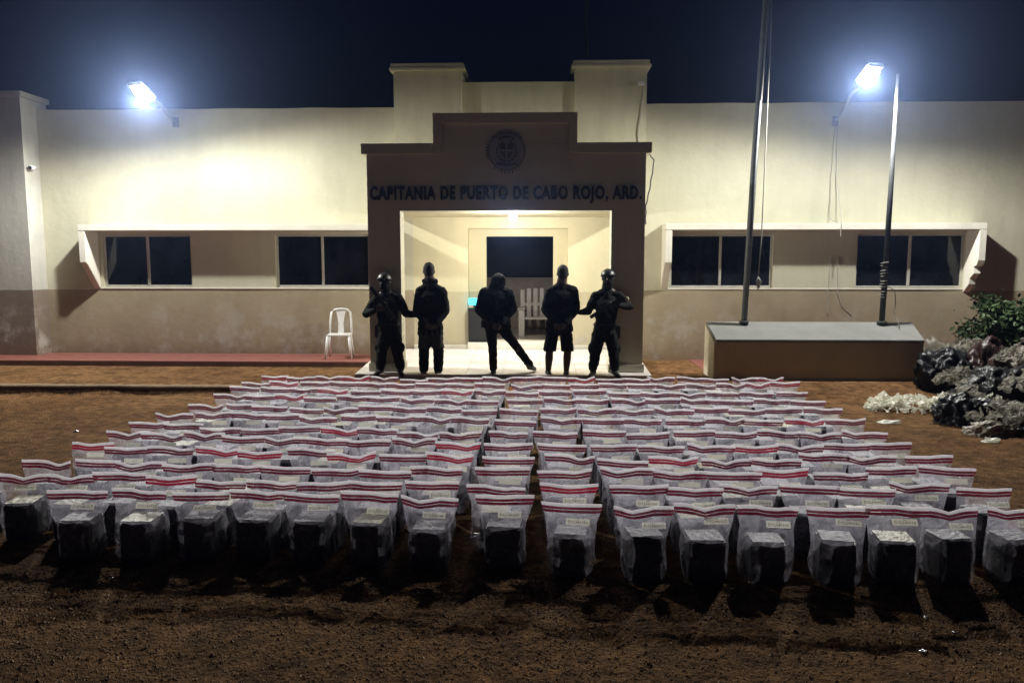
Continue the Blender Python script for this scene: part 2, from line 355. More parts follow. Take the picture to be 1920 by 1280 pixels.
# ------------------------------------------------------------------ building
B = empty('port_office_building', (-.5, 14.3, 0), 0,
          'long cream single-storey port office with tan dado, grey entrance portal and two towers behind it', 'building')
BO = Vector((-.5, 14.3, 0))
def P_(o):
    o.parent = B; o.matrix_parent_inverse = Matrix.Translation(-BO); return o
def wall_mesh(x0, x1, z0, z1, y0, y1, holes):
    xs = sorted({x0, x1} | {h[0] for h in holes} | {h[1] for h in holes}); zs = sorted({z0, z1} | {h[2] for h in holes} | {h[3] for h in holes})
    # finer cells so the plaster can wave
    def dens(a, s):
        o = []
        for p, q in zip(a, a[1:]):
            k = max(1, round((q-p)/s)); o += [p+(q-p)*i/k for i in range(k)]
        return o+[a[-1]]
    xs = dens(xs, .25); zs = dens(zs, .25)
    solid = lambda i, j: 0 <= i < len(xs)-1 and 0 <= j < len(zs)-1 and not any(h[0]-1e-6 <= xs[i] and xs[i+1] <= h[1]+1e-6 and h[2]-1e-6 <= zs[j] and zs[j+1] <= h[3]+1e-6 for h in holes)
    bm = bmesh.new(); vf = {}; 
    def v(i, j, b):
        if (i, j, b) not in vf:
            w = 0 if b else noise.noise(Vector((xs[i]*.8, zs[j]*.8, 7)))*.008
            edge = (0 < j < len(zs)-1)
            dz = noise.noise(Vector((xs[i]*1.3, 0, 4)))*.012 if j == len(zs)-1 else 0
            vf[(i, j, b)] = bm.verts.new((xs[i], (y1 if b else y0+w*(1 if edge else .3)), zs[j]+dz))
        return vf[(i, j, b)]
    for i in range(len(xs)-1):
        for j in range(len(zs)-1):
            if not solid(i, j): continue
            bm.faces.new((v(i,j,0), v(i+1,j,0), v(i+1,j+1,0), v(i,j+1,0))); bm.faces.new((v(i,j,1), v(i,j+1,1), v(i+1,j+1,1), v(i+1,j,1)))
            if not solid(i-1, j): bm.faces.new((v(i,j,0), v(i,j+1,0), v(i,j+1,1), v(i,j,1)))
            if not solid(i+1, j): bm.faces.new((v(i+1,j,0), v(i+1,j,1), v(i+1,j+1,1), v(i+1,j+1,0)))
            if not solid(i, j-1): bm.faces.new((v(i,j,0), v(i,j,1), v(i+1,j,1), v(i+1,j,0)))
            if not solid(i, j+1): bm.faces.new((v(i,j+1,0), v(i+1,j+1,0), v(i+1,j+1,1), v(i,j+1,1)))
    return to_mesh(bm)
WL = [(-8.47, -6.72, 1.5, 2.51), (-5.07, -3.25, 1.5, 2.51)]
WR = [(2.485, 4.40, 1.5, 2.505), (5.946, 7.935, 1.5, 2.51)]
P_(link('wall', wall_mesh(-9.6, -2.4, -.05, 4.868, 14.3, 14.52, WL), M['wall'], label='left cream wall with tan lower band'))
P_(link('wall', wall_mesh(1.45, 12.5, -.05, 4.90, 14.3, 14.52, WR), M['wall'], label='right cream wall with tan lower band'))
# porch back wall, with a shallow recess round the doorway
P_(link('porch_wall', wall_mesh(-2.4, 1.45, -.05, 3.3, 14.3, 14.559, [(-1.354, .548, -.05, 2.625)]), M['inner'], label='inner wall behind the portal'))
P_(link('recess_wall', wall_mesh(-1.40, .60, -.05, 2.70, 14.56, 14.68, [(-1.02, .277, .46, 2.48)]), M['inner']))
P_(box('door_step', (-1.352, 14.12, 0), (.546, 14.70, .465), M['trim'], bev=.01))
P_(box('skirting', (-2.4, 14.24, .2), (-1.36, 14.297, .40), M['trim'], bev=.006))
P_(box('skirting', (.556, 14.24, .2), (1.45, 14.297, .40), M['trim'], bev=.006))
P_(box('roof', (-9.5, 14.52, 4.4), (12.4, 24, 4.55), M['darkroom'], bev=0))
# window units: sliding frame with two panes
def window(x0, x1, z0, z1, mull, mat):
    o = bpy.data.objects.new('window', None); COL.objects.link(o); P_(o)
    f = bmesh.new(); y0, y1, w = 14.35, 14.42, .035
    add_box(f, (x0+.002, y0, z0+.002), (x1-.002, y1, z0+w+.01), .003); add_box(f, (x0+.002, y0, z1-w), (x1-.002, y1, z1-.002), .003)
    add_box(f, (x0+.002, y0+.002, z0+w+.01), (x0+w, y1-.002, z1-w), .003); add_box(f, (x1-w, y0+.002, z0+w+.01), (x1-.002, y1-.002, z1-w), .003)
    fo = link('window_frame', to_mesh(f), mat); fo.parent = o
    mu = box('mullion', (mull-.022, y0-.008, z0+w+.01), (mull+.022, y1+.004, z1-w), mat); mu.parent = o
    for a, b in ((x0+w, mull-.022), (mull+.022, x1-w)):
        g = box('pane', (a, 14.385, z0+w+.01), (b, 14.391, z1-w), M['glass'], bev=0); g.parent = o
    bk = box('blind', (x0-.1, 14.70, z0-.2), (x1+.1, 14.72, z1+.2), M['darkroom'], bev=0); bk.parent = o
for x0, x1, z0, z1, mu in ((*WL[0], -7.6), (*WL[1], -4.17), (*WR[0], 3.43), (*WR[1], 6.95)):
    window(x0, x1, z0, z1, mu, M['alu'])
# canopy frames round each pair of windows: top slab, two tapering fins, thin sill
def canopy(x0, x1, zt, broken=False, left_fin=True, right_fin=True):
    o = bpy.data.objects.new('window_canopy', None); COL.objects.link(o); P_(o)
    s = box('canopy_slab', (x0, 13.86, zt-.12), (x1, 14.299, zt), M['trim'], bev=.008); s.parent = o
    fin = [(13.863, zt-.122), (13.868, 1.98), (13.93, 1.93), (14.298, 1.47), (14.298, zt-.122)]
    fb = [(13.863, zt-.122), (13.868, 2.02), (13.91, 1.93), (14.0, 1.90), (13.98, 1.78), (14.10, 1.69), (14.12, 1.58), (14.298, 1.42), (14.298, zt-.122)]
    if left_fin: p = prism('canopy_fin', fin, x0+.002, x0+.125, 'x', M['trim'], bev=.006); p.parent = o
    if right_fin: p = prism('canopy_fin', fb if broken else fin, x1-.125, x1-.002, 'x', M['trim'], bev=.004); p.parent = o
    p = box('sill', (x0+.13, 14.283, 1.470), (x1-.13, 14.346, 1.497), M['trim'], bev=.005); p.parent = o
canopy(-8.66, -2.84, 2.69, right_fin=False)
canopy(2.31, 8.06, 2.69, broken=True)
# pilaster at the far left
P_(link('pilaster', wall_mesh(-11.9, -9.6, -.05, 5.02, 13.86, 14.6, []), M['pilaster'], label='dark projecting wall end on the left'))
P_(box('pilaster_cap', (-11.95, 13.80, 5.021), (-9.54, 14.62, 5.12), M['pilaster'], bev=.01))
# portal
def portal():
    yf, yb = 12.05, 12.38
    o = link('portal', wall_mesh(-2.752, 1.68, .14, 3.84, yf, yb, [(-2.228, 1.152, .14, 2.803)]), M['portal'], label='dark grey front frame of the porch'); P_(o)
    ct = box('portal_crown', (-1.54, yf+.001, 3.842), (.46, yb-.001, 4.18), M['portal'], bev=0); P_(ct)
    for a, b in (((-2.825, yf-.075, 3.69), (-1.683, yb+.04, 3.851)), ((.602, yf-.075, 3.69), (1.762, yb+.04, 3.851)),
                 ((-1.68, yf-.072, 3.70), (-1.54, yb+.038, 4.148)), ((.46, yf-.072, 3.70), (.60, yb+.038, 4.148)),
                 ((-1.682, yf-.075, 4.15), (.602, yb+.04, 4.312))):
        P_(box('portal_cap', a, b, M['portal'], bev=.008))
    for a, b in ((-2.775, -2.21), (1.13, 1.705)):
        P_(box('pillar_base', (a, yf-.03, .2), (b, yb+.03, .345), M['portal'], bev=.008))
    P_(box('porch_roof', (-2.70, yb+.001, 2.83), (1.63, 14.29, 3.02), M['inner'], bev=0))
    P_(box('porch_beam', (-2.70, yb+.042, 3.022), (-2.55, 14.0, 3.5), M['tower'], bev=.005))
    P_(box('porch_beam', (1.48, yb+.042, 3.022), (1.63, 14.0, 3.5), M['tower'], bev=.005))
portal()
# towers and the wall joining them
for x0, x1, zt in ((-2.67, -1.425, 5.45), (.648, 1.94, 5.475)):
    P_(link('tower', wall_mesh(x0, x1, 3.03, zt, 14.0, 14.9, []), M['tower']))
    P_(box('tower_cap', (x0-.07, 13.93, zt+.001), (x1+.07, 14.97, zt+.055), M['tower'], bev=.01))
    P_(box('tower_cap', (x0-.045, 13.95, zt+.056), (x1+.045, 14.95, zt+.13), M['tower'], bev=.012))
P_(link('parapet', wall_mesh(-1.424, .647, 3.03, 5.262, 14.08, 14.3, []), M['tower']))

# lettering over the entrance, every letter a raised piece
cu = bpy.data.curves.new('t', 'FONT'); cu.body = 'CAPITANIA DE PUERTO DE CABO ROJO, ARD.'; cu.size = .275; cu.extrude = .012; cu.bevel_depth = .0015; cu.bevel_resolution = 0
cu.offset = .010; cu.space_character = 1.14; cu.align_x = 'CENTER'; cu.resolution_u = 3
to = bpy.data.objects.new('t', cu); COL.objects.link(to); dg = bpy.context.evaluated_depsgraph_get()
tm = bpy.data.meshes.new_from_object(to.evaluated_get(dg)); bpy.data.objects.remove(to)
xsv = [v.co.x for v in tm.vertices]; wid = max(xsv)-min(xsv); cxx = (max(xsv)+min(xsv))/2; sc = 4.33/wid
bm = bmesh.new(); bm.from_mesh(tm); bmesh.ops.remove_doubles(bm, verts=bm.verts[:], dist=1e-5)
seen = set(); isl = []
for v in bm.verts:
    if v in seen: continue
    st = [v]; seen.add(v); g = []
    while st:
        q = st.pop(); g.append(q)
        for e in q.link_edges:
            w = e.other_vert(q)
            if w not in seen: seen.add(w); st.append(w)
    isl.append(g)
for g in isl:
    idx = {v: i for i, v in enumerate(g)}
    vs = [(-.543+(v.co.x-cxx)*sc, 12.036-v.co.z, 2.985+v.co.y*1.02) for v in g]
    fs = {f for v in g for f in v.link_faces}
    P_(link('letter', pyd(vs, [tuple(idx[v] for v in f.verts) for f in fs]), M['letter']))
bm.free()

# round emblem above the lettering
E_ = bpy.data.objects.new('emblem', None); COL.objects.link(E_); P_(E_)
ec = Vector((-.516, 12.05, 3.72))
def epart(name, bm, mat=None):
    bmesh.ops.recalc_face_normals(bm, faces=bm.faces[:]); o = link(name, to_mesh(bm), mat or M['emblem']); o.parent = E_; return o
def disc(bm, cx, cz, r, y0, y1, seg=40, sx=1, sz=1):
    A = [bm.verts.new((cx+sx*r*math.cos(2*math.pi*k/seg), y0, cz+sz*r*math.sin(2*math.pi*k/seg))) for k in range(seg)]
    Bv = [bm.verts.new((v.co.x, y1, v.co.z)) for v in A]
    bm.faces.new(A); bm.faces.new(Bv[::-1])
    for k in range(seg): bm.faces.new((A[k], A[(k+1) % seg], Bv[(k+1) % seg], Bv[k]))
M['emblemdisc'] = simple('emblem_disc', (.33, .33, .32), (.28, .28, .27), rough=.7)
bm = bmesh.new(); disc(bm, ec.x, ec.z, .285, 12.047, 12.035); epart('disc', bm, M['emblemdisc'])
bm = bmesh.new(); add_tube(bm, [(ec.x+.285*math.cos(a), 12.036, ec.z+.285*math.sin(a)) for a in [2*math.pi*k/48 for k in range(49)]], .008, 6, False); epart('ring', bm)
for k in range(28):      # ring of small raised marks (the arc of lettering, too far away to read)
    a = R(200 - k*220/27) if k < 20 else R(232+(k-20)*11)
    bm = bmesh.new(); q_ = random.uniform(.006, .014); add_box(bm, (-q_, 12.036, .303), (q_, 12.05, .303+random.uniform(.028, .036)), .002)
    bmesh.ops.rotate(bm, verts=bm.verts[:], cent=(0, 0, 0), matrix=Matrix.Rotation(-(a-math.pi/2), 3, 'Y'))
    bmesh.ops.translate(bm, verts=bm.verts[:], vec=(ec.x, 0, ec.z)); epart('raised_mark', bm)
sh = [(-.10, .13), (.10, .13), (.10, 0), (.07, -.07), (0, -.12), (-.07, -.07), (-.10, 0)]
o = prism('shield', [(ec.x+x, ec.z+z) for x, z in sh], 12.022, 12.036, 'y', M['emblem'], bev=.004); o.parent = E_
bm = bmesh.new(); add_box(bm, (ec.x-.014, 12.014, ec.z-.10), (ec.x+.014, 12.024, ec.z+.125), .002); epart('cross', bm, M['emblemdisc'])
bm = bmesh.new(); add_box(bm, (ec.x-.095, 12.0135, ec.z+.005), (ec.x+.095, 12.0235, ec.z+.033), .002); epart('cross', bm, M['emblemdisc'])
for s in (-1, 1):
    for k in range(7):
        a = R(-75+k*23); bm = bmesh.new(); disc(bm, 0, 0, .032, 12.02, 12.036, 8, 1, .45)
        bmesh.ops.rotate(bm, verts=bm.verts[:], cent=(0, 0, 0), matrix=Matrix.Rotation(-(a+R(60)), 3, 'Y'))
        for v in bm.verts: v.co.x = (v.co.x + .155*math.cos(a))*s + ec.x; v.co.z += ec.z + .155*math.sin(a)
        epart('laurel_leaf', bm)
for zc, w, q in ((.195, .13, -1), (-.185, .17, 1)):
    pts = [(ec.x-w+2*w*i/10, ec.z+zc+q*.03*math.cos(math.pi*(i/10-.5))*-1) for i in range(11)]
    poly = [(x, z+.018) for x, z in pts] + [(x, z-.018) for x, z in reversed(pts)]
    o = prism('ribbon', poly, 12.018, 12.036, 'y', M['emblem']); o.parent = E_

# room seen through the doorway
P_(box('room_wall', (-3.5, 19.0, .3), (3.5, 19.1, 3.6), M['darkroom'], bev=0))
P_(box('room_wall', (-3.55, 14.55, .3), (-3.45, 19, 3.6), M['darkroom'], bev=0))
P_(box('room_wall', (3.45, 14.55, .3), (3.55, 19, 3.6), M['darkroom'], bev=0))
P_(box('room_ceiling', (-3.5, 14.55, 3.5), (3.5, 19, 3.55), M['darkroom'], bev=0))
P_(box('room_floor', (-3.4, 14.70, .40), (3.4, 19, .46), M['roomfloor'], bev=0))
D = empty('reception_counter', (-.2, 17.0, .46), 0, 'dim brown counter wall at the back of the room behind the open doorway', 'counter')
for nm, a, b in (('counter_panel', (-1.6, 0, 0), (1.6, .35, 1.12)), ('counter_top', (-1.65, -.06, 1.121), (1.65, .4, 1.17))):
    box(nm, a, b, M['desk'], D)
# white slatted bench seen behind the men
C = empty('slatted_bench', (.22, 15.35, .46), 0, 'pale slatted garden bench inside the doorway behind the men', 'bench')
for i in range(9):
    x = -.56+i*.135; box('back_slat', (x-.042, .30, .36), (x+.042, .325, .98-(.03 if i in (0, 5) else 0)), M['benchpaint'], C, bev=.006)
box('seat', (-.60, -.12, .36), (.60, .30, .395), M['benchpaint'], C)
box('back_rail', (-.60, .326, .62), (.60, .345, .68), M['benchpaint'], C)
for x in (-.57, .55):
    box('leg', (x-.06, -.13, 0), (x+.06, -.09, .56), M['benchpaint'], C); box('leg', (x-.04, .26, 0), (x+.04, .30, .36), M['benchpaint'], C)
    box('armrest', (x-.07, -.16, .561), (x+.07, .33, .59), M['benchpaint'], C)
box('leg', (-.03, -.118, 0), (.03, -.08, .36), M['benchpaint'], C)
# cabinet and small lit device
C = empty('black_cabinet', (-1.17, 14.27, .466), 0, 'low black cabinet at the left side of the doorway', 'cabinet')
box('carcass', (-.17, -.12, 0), (.21, .12, .62), M['black'], C); box('cabinet_top', (-.18, -.13, .621), (.22, .13, .645), M['black'], C); box('door_panel', (-.15, -.131, .03), (.19, -.121, .60), M['black'], C)
C = empty('lit_device', (-1.20, 14.25, 1.112), 0, 'small device with glowing cyan face on top of the black cabinet', 'device')
box('display', (-.13, -.05, .06), (.02, .03, .19), M['cyan'], C, bev=.01); box('end_cap', (.022, -.06, .04), (.09, .04, .2), M['whiteplastic'], C, bev=.015)
box('stand', (-.05, -.03, 0), (.08, .03, .059), M['black'], C)

# security camera and wires
C = empty('security_camera', (-9.58, 14.0, 3.76), 0, 'small white security camera on the side of the left wall end', 'camera')
box('mount', (-.015, -.04, -.04), (.03, .04, .04), M['whiteplastic'], C); tube('camera_body', [(.05, .04, 0), (.07, -.10, -.02)], .04, M['whiteplastic'], C); tube('lens', [(.0705, -.101, -.02), (.072, -.112, -.022)], .028, M['black'], C)
def street_optic(ld):
    """light distribution of a street luminaire: nothing upwards, stronger towards both sides than straight down"""
    ld.use_nodes = True; t = ld.node_tree; t.nodes.clear()
    tc = N(t, 'ShaderNodeTexCoord'); sp = N(t, 'ShaderNodeSeparateXYZ'); t.links.new(tc.outputs['Normal'], sp.inputs[0])
    mr = N(t, 'ShaderNodeMapRange', interpolation_type='SMOOTHSTEP'); t.links.new(sp.outputs[2], mr.inputs[0])
    mr.inputs[1].default_value = OPT[0]; mr.inputs[2].default_value = OPT[1]; mr.inputs[3].default_value = 0; mr.inputs[4].default_value = 1
    x2 = N(t, 'ShaderNodeMath', operation='MULTIPLY'); t.links.new(sp.outputs[0], x2.inputs[0]); t.links.new(sp.outputs[0], x2.inputs[1])
    bo = N(t, 'ShaderNodeMath', operation='MULTIPLY_ADD'); t.links.new(x2.outputs[0], bo.inputs[0]); bo.inputs[1].default_value = 2.6; bo.inputs[2].default_value = 1.35
    yy = N(t, 'ShaderNodeMath', operation='MULTIPLY_ADD'); t.links.new(sp.outputs[1], yy.inputs[0]); yy.inputs[1].default_value = -.78; yy.inputs[2].default_value = 1.0   # aimed away from the wall
    b2 = N(t, 'ShaderNodeMath', operation='MULTIPLY'); t.links.new(bo.outputs[0], b2.inputs[0]); t.links.new(yy.outputs[0], b2.inputs[1]); bo = b2
    mu = N(t, 'ShaderNodeMath', operation='MULTIPLY'); t.links.new(mr.outputs[0], mu.inputs[0]); t.links.new(bo.outputs[0], mu.inputs[1])
    e = N(t, 'ShaderNodeEmission'); t.links.new(mu.outputs[0], e.inputs[1]); o = N(t, 'ShaderNodeOutputLight'); t.links.new(e.outputs[0], o.inputs[0])
OPT = (.12, -.42)
def floodlight(mx, mz, lx, ly, lz, label, roll):
    root = empty('wall_floodlight', (mx, 14.29, mz), 0, label, 'lamp', 'floodlights on arms over the facade')
    mo = Vector((mx, 14.29, mz)); L_ = Vector((lx, ly, lz))-mo
    box('wall_plate', (-.06, -.02, -.09), (.06, .005, .09), M['housing'], root)
    e = L_ + Vector((0, .22, -.03))
    tube('arm', [(0, -.02, 0), (0, -.25, .07), tuple(e*.6+Vector((0,0,.06))), tuple(e)], .024, M['housing'], root)
    T = Matrix.Translation(L_) @ Matrix.Rotation(R(-18), 4, 'X') @ Matrix.Rotation(roll, 4, 'Y')
    bm = bmesh.new(); add_box(bm, (-.13, -.27, 0), (.13, .27, .07), .03); bmesh.ops.transform(bm, matrix=T, verts=bm.verts[:]); link('lamp_housing', to_mesh(bm), M['housing'], root)
    bm = bmesh.new(); bmesh.ops.create_uvsphere(bm, u_segments=28, v_segments=14, radius=1, matrix=Matrix.Translation((0, 0, -.012)) @ Matrix.Diagonal((.115, .235, .062, 1))); bmesh.ops.transform(bm, matrix=T, verts=bm.verts[:]); link('frosted_lens', to_mesh(bm, smooth=True), M['led'], root)
    ld = bpy.data.lights.new('flood_light', 'POINT'); ld.energy = FLOOD_W; ld.shadow_soft_size = .07; street_optic(ld)
    ld.color = (1.0, .985, .91)
    lo = bpy.data.objects.new('flood_light', ld); COL.objects.link(lo)
    lo.parent = root; lo.matrix_basis = Matrix.Translation(L_) @ Matrix.Rotation(R(-18), 4, 'X') @ Matrix.Rotation(roll, 4, 'Y') @ Matrix.Translation((0, 0, -.16))
floodlight(-6.895, 4.618, -6.76, 12.85, 4.845, 'blazing white floodlight on an arm above the left windows', R(-6))
floodlight(5.431, 4.557, 5.24, 12.45, 4.935, 'blazing white floodlight on an arm above the right windows', R(6))
C = empty('porch_light', (-.43, 12.52, 2.83), 0, 'bare white bulb on the porch ceiling above the doorway', 'lamp')
tube('socket', [(0, 0, 0), (0, 0, -.035)], [.055, .035], M['whiteplastic'], C)
bm = bmesh.new(); bmesh.ops.create_uvsphere(bm, u_segments=20, v_segments=12, radius=.065, matrix=Matrix.Translation((0, 0, -.09))); link('bulb', to_mesh(bm, smooth=True), M['bulb'], C)
ld = bpy.data.lights.new('bulb_light', 'POINT'); ld.energy = PORCH_W; ld.shadow_soft_size = .055; ld.color = (1, .96, .88)
lo = bpy.data.objects.new('bulb_light', ld); COL.objects.link(lo); lo.parent = C; lo.location = (0, -.0, -.22)

def cable(name, pts, r, mat, label, cat, n=14):
    out = []
    for i in range(len(pts)-1):
        a, b = Vector(pts[i]), Vector(pts[i+1])
        out += [a.lerp(b, k/n) + Vector((math.sin((i*n+k)*.7)*.004, 0, 0)) for k in range(n)]
    out.append(Vector(pts[-1])); o0 = Vector(pts[-1])
    return tube(name, [p-o0 for p in out], r, mat, None, 6, loc=o0, label=label, cat=cat)
cable('hanging_cable', [(5.43, 14.28, 4.5), (5.40, 14.27, 3.6), (5.38, 14.2, 2.78), (5.39, 13.85, 2.70)], .007, M['wcable'], 'pale cable hanging straight down from the right floodlight to the canopy', 'cable')
cable('hanging_cable', [(5.47, 14.28, 4.5), (5.49, 14.27, 3.6), (5.50, 14.0, 2.9), (5.46, 13.84, 2.70), (5.45, 13.84, 2.44)], .007, M['wcable'], 'cable from the right floodlight whose loose end hangs over the canopy edge', 'cable')
cable('wall_wire', [(5.47, 14.286, 2.1), (5.44, 14.286, 1.45), (5.46, 14.286, 1.0)], .007, M['wcable'], 'thin wire running straight down the wall between the right windows', 'wire')
cable('wall_wire', [(5.60, 14.286, 2.1), (5.62, 14.286, 1.42), (5.72, 14.286, 1.15), (5.9, 14.286, 1.0)], .007, M['wcable'], 'thin wire curving down the wall behind the flagpole plinth', 'wire')
cable('loose_cable', [(1.78, 12.4, 3.72), (1.86, 12.4, 3.62), (1.80, 12.4, 3.2), (1.74, 12.41, 2.9), (1.74, 12.41, 2.6)], .012, M['cable'], 'black cable looping down beside the right edge of the portal', 'cable')
cable('loose_cable', [(1.93, 13.99, 5.28), (1.87, 13.985, 4.9), (1.80, 13.98, 4.3), (1.86, 13.98, 3.95)], .008, M['wcable'], 'thin cable down the face of the right tower', 'cable')
cable('antenna_mast', [(.87, 15.1, 8.5), (.90, 15.05, 7.0), (.92, 15.0, 4.56)], .03, M['steel'], 'thin mast standing on the roof behind the right tower', 'mast')
C = empty('tower_sensor', (1.83, 13.99, 5.18), 0, 'small white fitting high on the right tower', 'sensor')
box('sensor_body', (-.06, -.08, -.03), (.06, -.03, .03), M['whiteplastic'], C); box('bracket', (-.02, -.029, -.02), (.02, .008, .02), M['black'], C)

# ------------------------------------------------------------------ plinth with flagpoles
C = empty('flagpole_plinth', (4.5, 12.25, 0), 0, 'long concrete plinth with sloping grey top that carries both flagpoles', 'plinth')
x0, x1 = 2.82-4.5, 6.06-4.5
def slab_hex(name, pts, mat, parent, bev=.006):
    bm = bmesh.new(); v = [bm.verts.new(p) for p in pts]
    for f in ((0,1,2,3), (7,6,5,4), (0,4,5,1), (1,5,6,2), (2,6,7,3), (3,7,4,0)): bm.faces.new([v[i] for i in f])
    bmesh.ops.recalc_face_normals(bm, faces=bm.faces[:])
    if bev: bmesh.ops.bevel(bm, geom=bm.edges[:], offset=bev, segments=2, affect='EDGES')
    return link(name, to_mesh(bm), mat, parent)
yf, yb = -.35, .36
slab_hex('body', [(x0, yf, -.06), (x1, yf, -.06), (x1, yb, -.06), (x0, yb, -.06), (x0, yf, .725), (x1, yf, .725), (x1+.14, yb, .955), (x0, yb, .955)], M['plinthface'], C)
slab_hex('cap_slab', [(x0-.006, yf-.006, .727), (x1+.006, yf-.006, .727), (x1+.146, yb+.006, .957), (x0-.006, yb+.006, .957), (x0-.006, yf-.006, .768), (x1+.006, yf-.006, .768), (x1+.146, yb+.006, .997), (x0-.006, yb+.006, .997)], M['plinthtop'], C)
slab_hex('end_panel', [(x0-.03, yf+.01, -.06), (x0-.001, yf+.01, -.06), (x0-.001, yb, -.06), (x0-.03, yb, -.06), (x0-.03, yf+.01, .72), (x0-.001, yf+.01, .72), (x0-.001, yb, .95), (x0-.03, yb, .95)], M['plinth'], C, .004)
C = empty('flagpole', (3.409, 12.5, .97), 0, 'tall dark flagpole with a halyard, rising out of the top of the picture', 'flagpole', 'flagpoles on the plinth')
tube('pole', [(0, 0, 0), (.08, 0, 2.6), (.2, 0, 5.6), (.24, 0, 8.2)], [.048, .052, .05, .04], M['steel_light'], C, 14)
tube('base_collar', [(0, 0, .0), (0, 0, .05)], .075, M['steel'], C, 14)
tube('halyard', [(.28, -.02, 8.0), (.26, -.03, 4.3), (.23, -.03, 1.4), (.20, -.03, .75)], .009, M['rope'], C, 6)
tube('halyard', [(.19, -.04, 5.1), (.17, -.05, 4.4), (.155, -.05, 3.6)], .006, M['rope'], C, 6)
bm = bmesh.new()
for k in range(5): add_tube(bm, [(.20, -.03, .78), (.17+k*.018, -.03-.01*k, .70), (.185+k*.008, -.035, .62-.03*(k % 3))], .008, 6)
link('rope_knot', to_mesh(bm, smooth=True), M['rope'], C)
C = empty('flagpole', (5.66, 12.5, .97), 0, 'shorter dark flagpole with wrapped rope at its foot, right of the tall one', 'flagpole', 'flagpoles on the plinth')
tube('pole', [(0, 0, 0), (.03, 0, 2), (.05, 0, 4.0)], [.045, .042, .022], M['steel'], C, 14)
tube('base_collar', [(0, 0, .0), (0, 0, .05)], .078, M['steel'], C, 14)
bm = bmesh.new()
for k in range(11):
    a = k*1.9; add_tube(bm, [(.056*math.cos(t), .056*math.sin(t), .42+k*.045+t*.006) for t in [a+q*.7 for q in range(9)]], .008, 5)
link('wrapped_rope', to_mesh(bm, smooth=True), M['rope'], C)
tube('rope_tail', [(.05, -.02, .62), (.17, -.03, .56), (.2, -.02, .35), (.17, -.04, .2), (.21, -.10, .06), (.2, -.2, -.04)], .007, M['rope'], C, 6)

# ------------------------------------------------------------------ white plastic chair by the wall
C = empty('plastic_chair', (-3.70, 13.70, .216), R(8), 'white plastic chair against the tan wall left of the portal', 'chair')
bm = bmesh.new(); add_box(bm, (-.22, -.22, .42), (.22, .20, .445), .012); link('seat', to_mesh(bm), M['whiteplastic'], C)
for sx in (-1, 1):
    tube('leg', [(sx*.19, -.19, .42), (sx*.235, -.24, 0)], [.03, .022], M['whiteplastic'], C, 8)
    tube('leg', [(sx*.18, .17, .42), (sx*.22, .25, 0)], [.03, .022], M['whiteplastic'], C, 8)
tube('back_frame', [(-.20, .19, .43), (-.195, .23, .65), (-.175, .27, .83), (-.12, .285, .88), (0, .29, .895), (.12, .285, .88), (.175, .27, .83), (.195, .23, .65), (.20, .19, .43)], .020, M['whiteplastic'], C, 8)
sp = [(-.055, .205, .44), (.055, .205, .44), (.045, .235, .62), (.075, .27, .80), (.10, .283, .875), (-.10, .283, .875), (-.075, .27, .80), (-.045, .235, .62)]
bm = bmesh.new(); a = [bm.verts.new(p) for p in sp]; b = [bm.verts.new((p[0], p[1]+.012, p[2])) for p in sp]
for q in ((0, 1, 2, 7), (7, 2, 3, 6), (6, 3, 4, 5)):
    bm.faces.new([a[i] for i in q]); bm.faces.new([b[i] for i in reversed(q)])
for i in range(8): bm.faces.new((a[i], a[(i+1) % 8], b[(i+1) % 8], b[i]))
bmesh.ops.recalc_face_normals(bm, faces=bm.faces[:]); link('back_splat', to_mesh(bm), M['whiteplastic'], C)

# ------------------------------------------------------------------ evidence bags
HB = .48
def interp(tab, z):
    for (a, va), (b, vb) in zip(tab, tab[1:]):
        if z <= b: return va+(vb-va)*max(0, (z-a))/(b-a)
    return tab[-1][1]
class BagShape:
    def __init__(s, seed):
        r = random.Random(seed); s.seed = seed; s.r = r
        s.dip = r.choice([0, .006, .012, .020, .030, .042]); s.x0 = r.uniform(-.07, .1); s.sw = r.uniform(.05, .09)
        s.tilt = r.uniform(-.05, .05); s.wa = r.uniform(.006, .026); s.ph = r.uniform(0, 6.3); s.fr = r.uniform(8, 16)
        s.hs = r.uniform(.98, 1.02); s.lean = r.uniform(-.03, .02); s.wing = r.uniform(.9, 1.12)
        s.W = [(0, .116), (.04, .143*s.wing), (.13, .147*s.wing), (.28, .145*s.wing), (.33, .157), (.385, .175), (.445, .193), (.50, .197)]
        s.D = [(0, .102), (.05, .113), (.14, .115), (.29, .108), (.335, .074), (.385, .038), (.43, .010), (.452, .0035), (.50, .0025)]
    def pt(s, u, z, off=0):
        w = interp(s.W, z); d = interp(s.D, z)+off; k = min(1, z/HB); e = .55
        c, si = math.cos(u), math.sin(u)
        x = w*math.copysign(abs(c)**e, c); y = d*math.copysign(abs(si)**e, si)
        a = k**3
        y += a*s.wa*math.sin(x*s.fr+s.ph) + s.lean*k*k
        cr = (1-k**4)*min(1, z*18)
        q = noise.noise(Vector((x*11+s.seed*3.1, (1 if si > 0 else -1)*2+y*6, z*9)))
        q2 = noise.noise(Vector((x*26+s.seed*1.7, y*20, z*24+4)))
        x += q*.018*cr + q2*.006*cr; y += (q2*.010 + q*.014)*cr + q2*.002*a
        zz = z*s.hs - a*s.dip*math.exp(-((x-s.x0)/s.sw)**2) + a*x*s.tilt
        return (x, y, zz)
    def loft(s, zs, u0, u1, n, off=0, closed=True):
        m = n if closed else n+1
        V = [s.pt(u0+(u1-u0)*i/n, z, off) for z in zs for i in range(m)]
        F = []
        for j in range(len(zs)-1):
            for i in range(n):
                i2 = (i+1) % m; F.append((j*m+i, j*m+i2, (j+1)*m+i2, (j+1)*m+i))
        return pyd(V, F, 'bag', True)
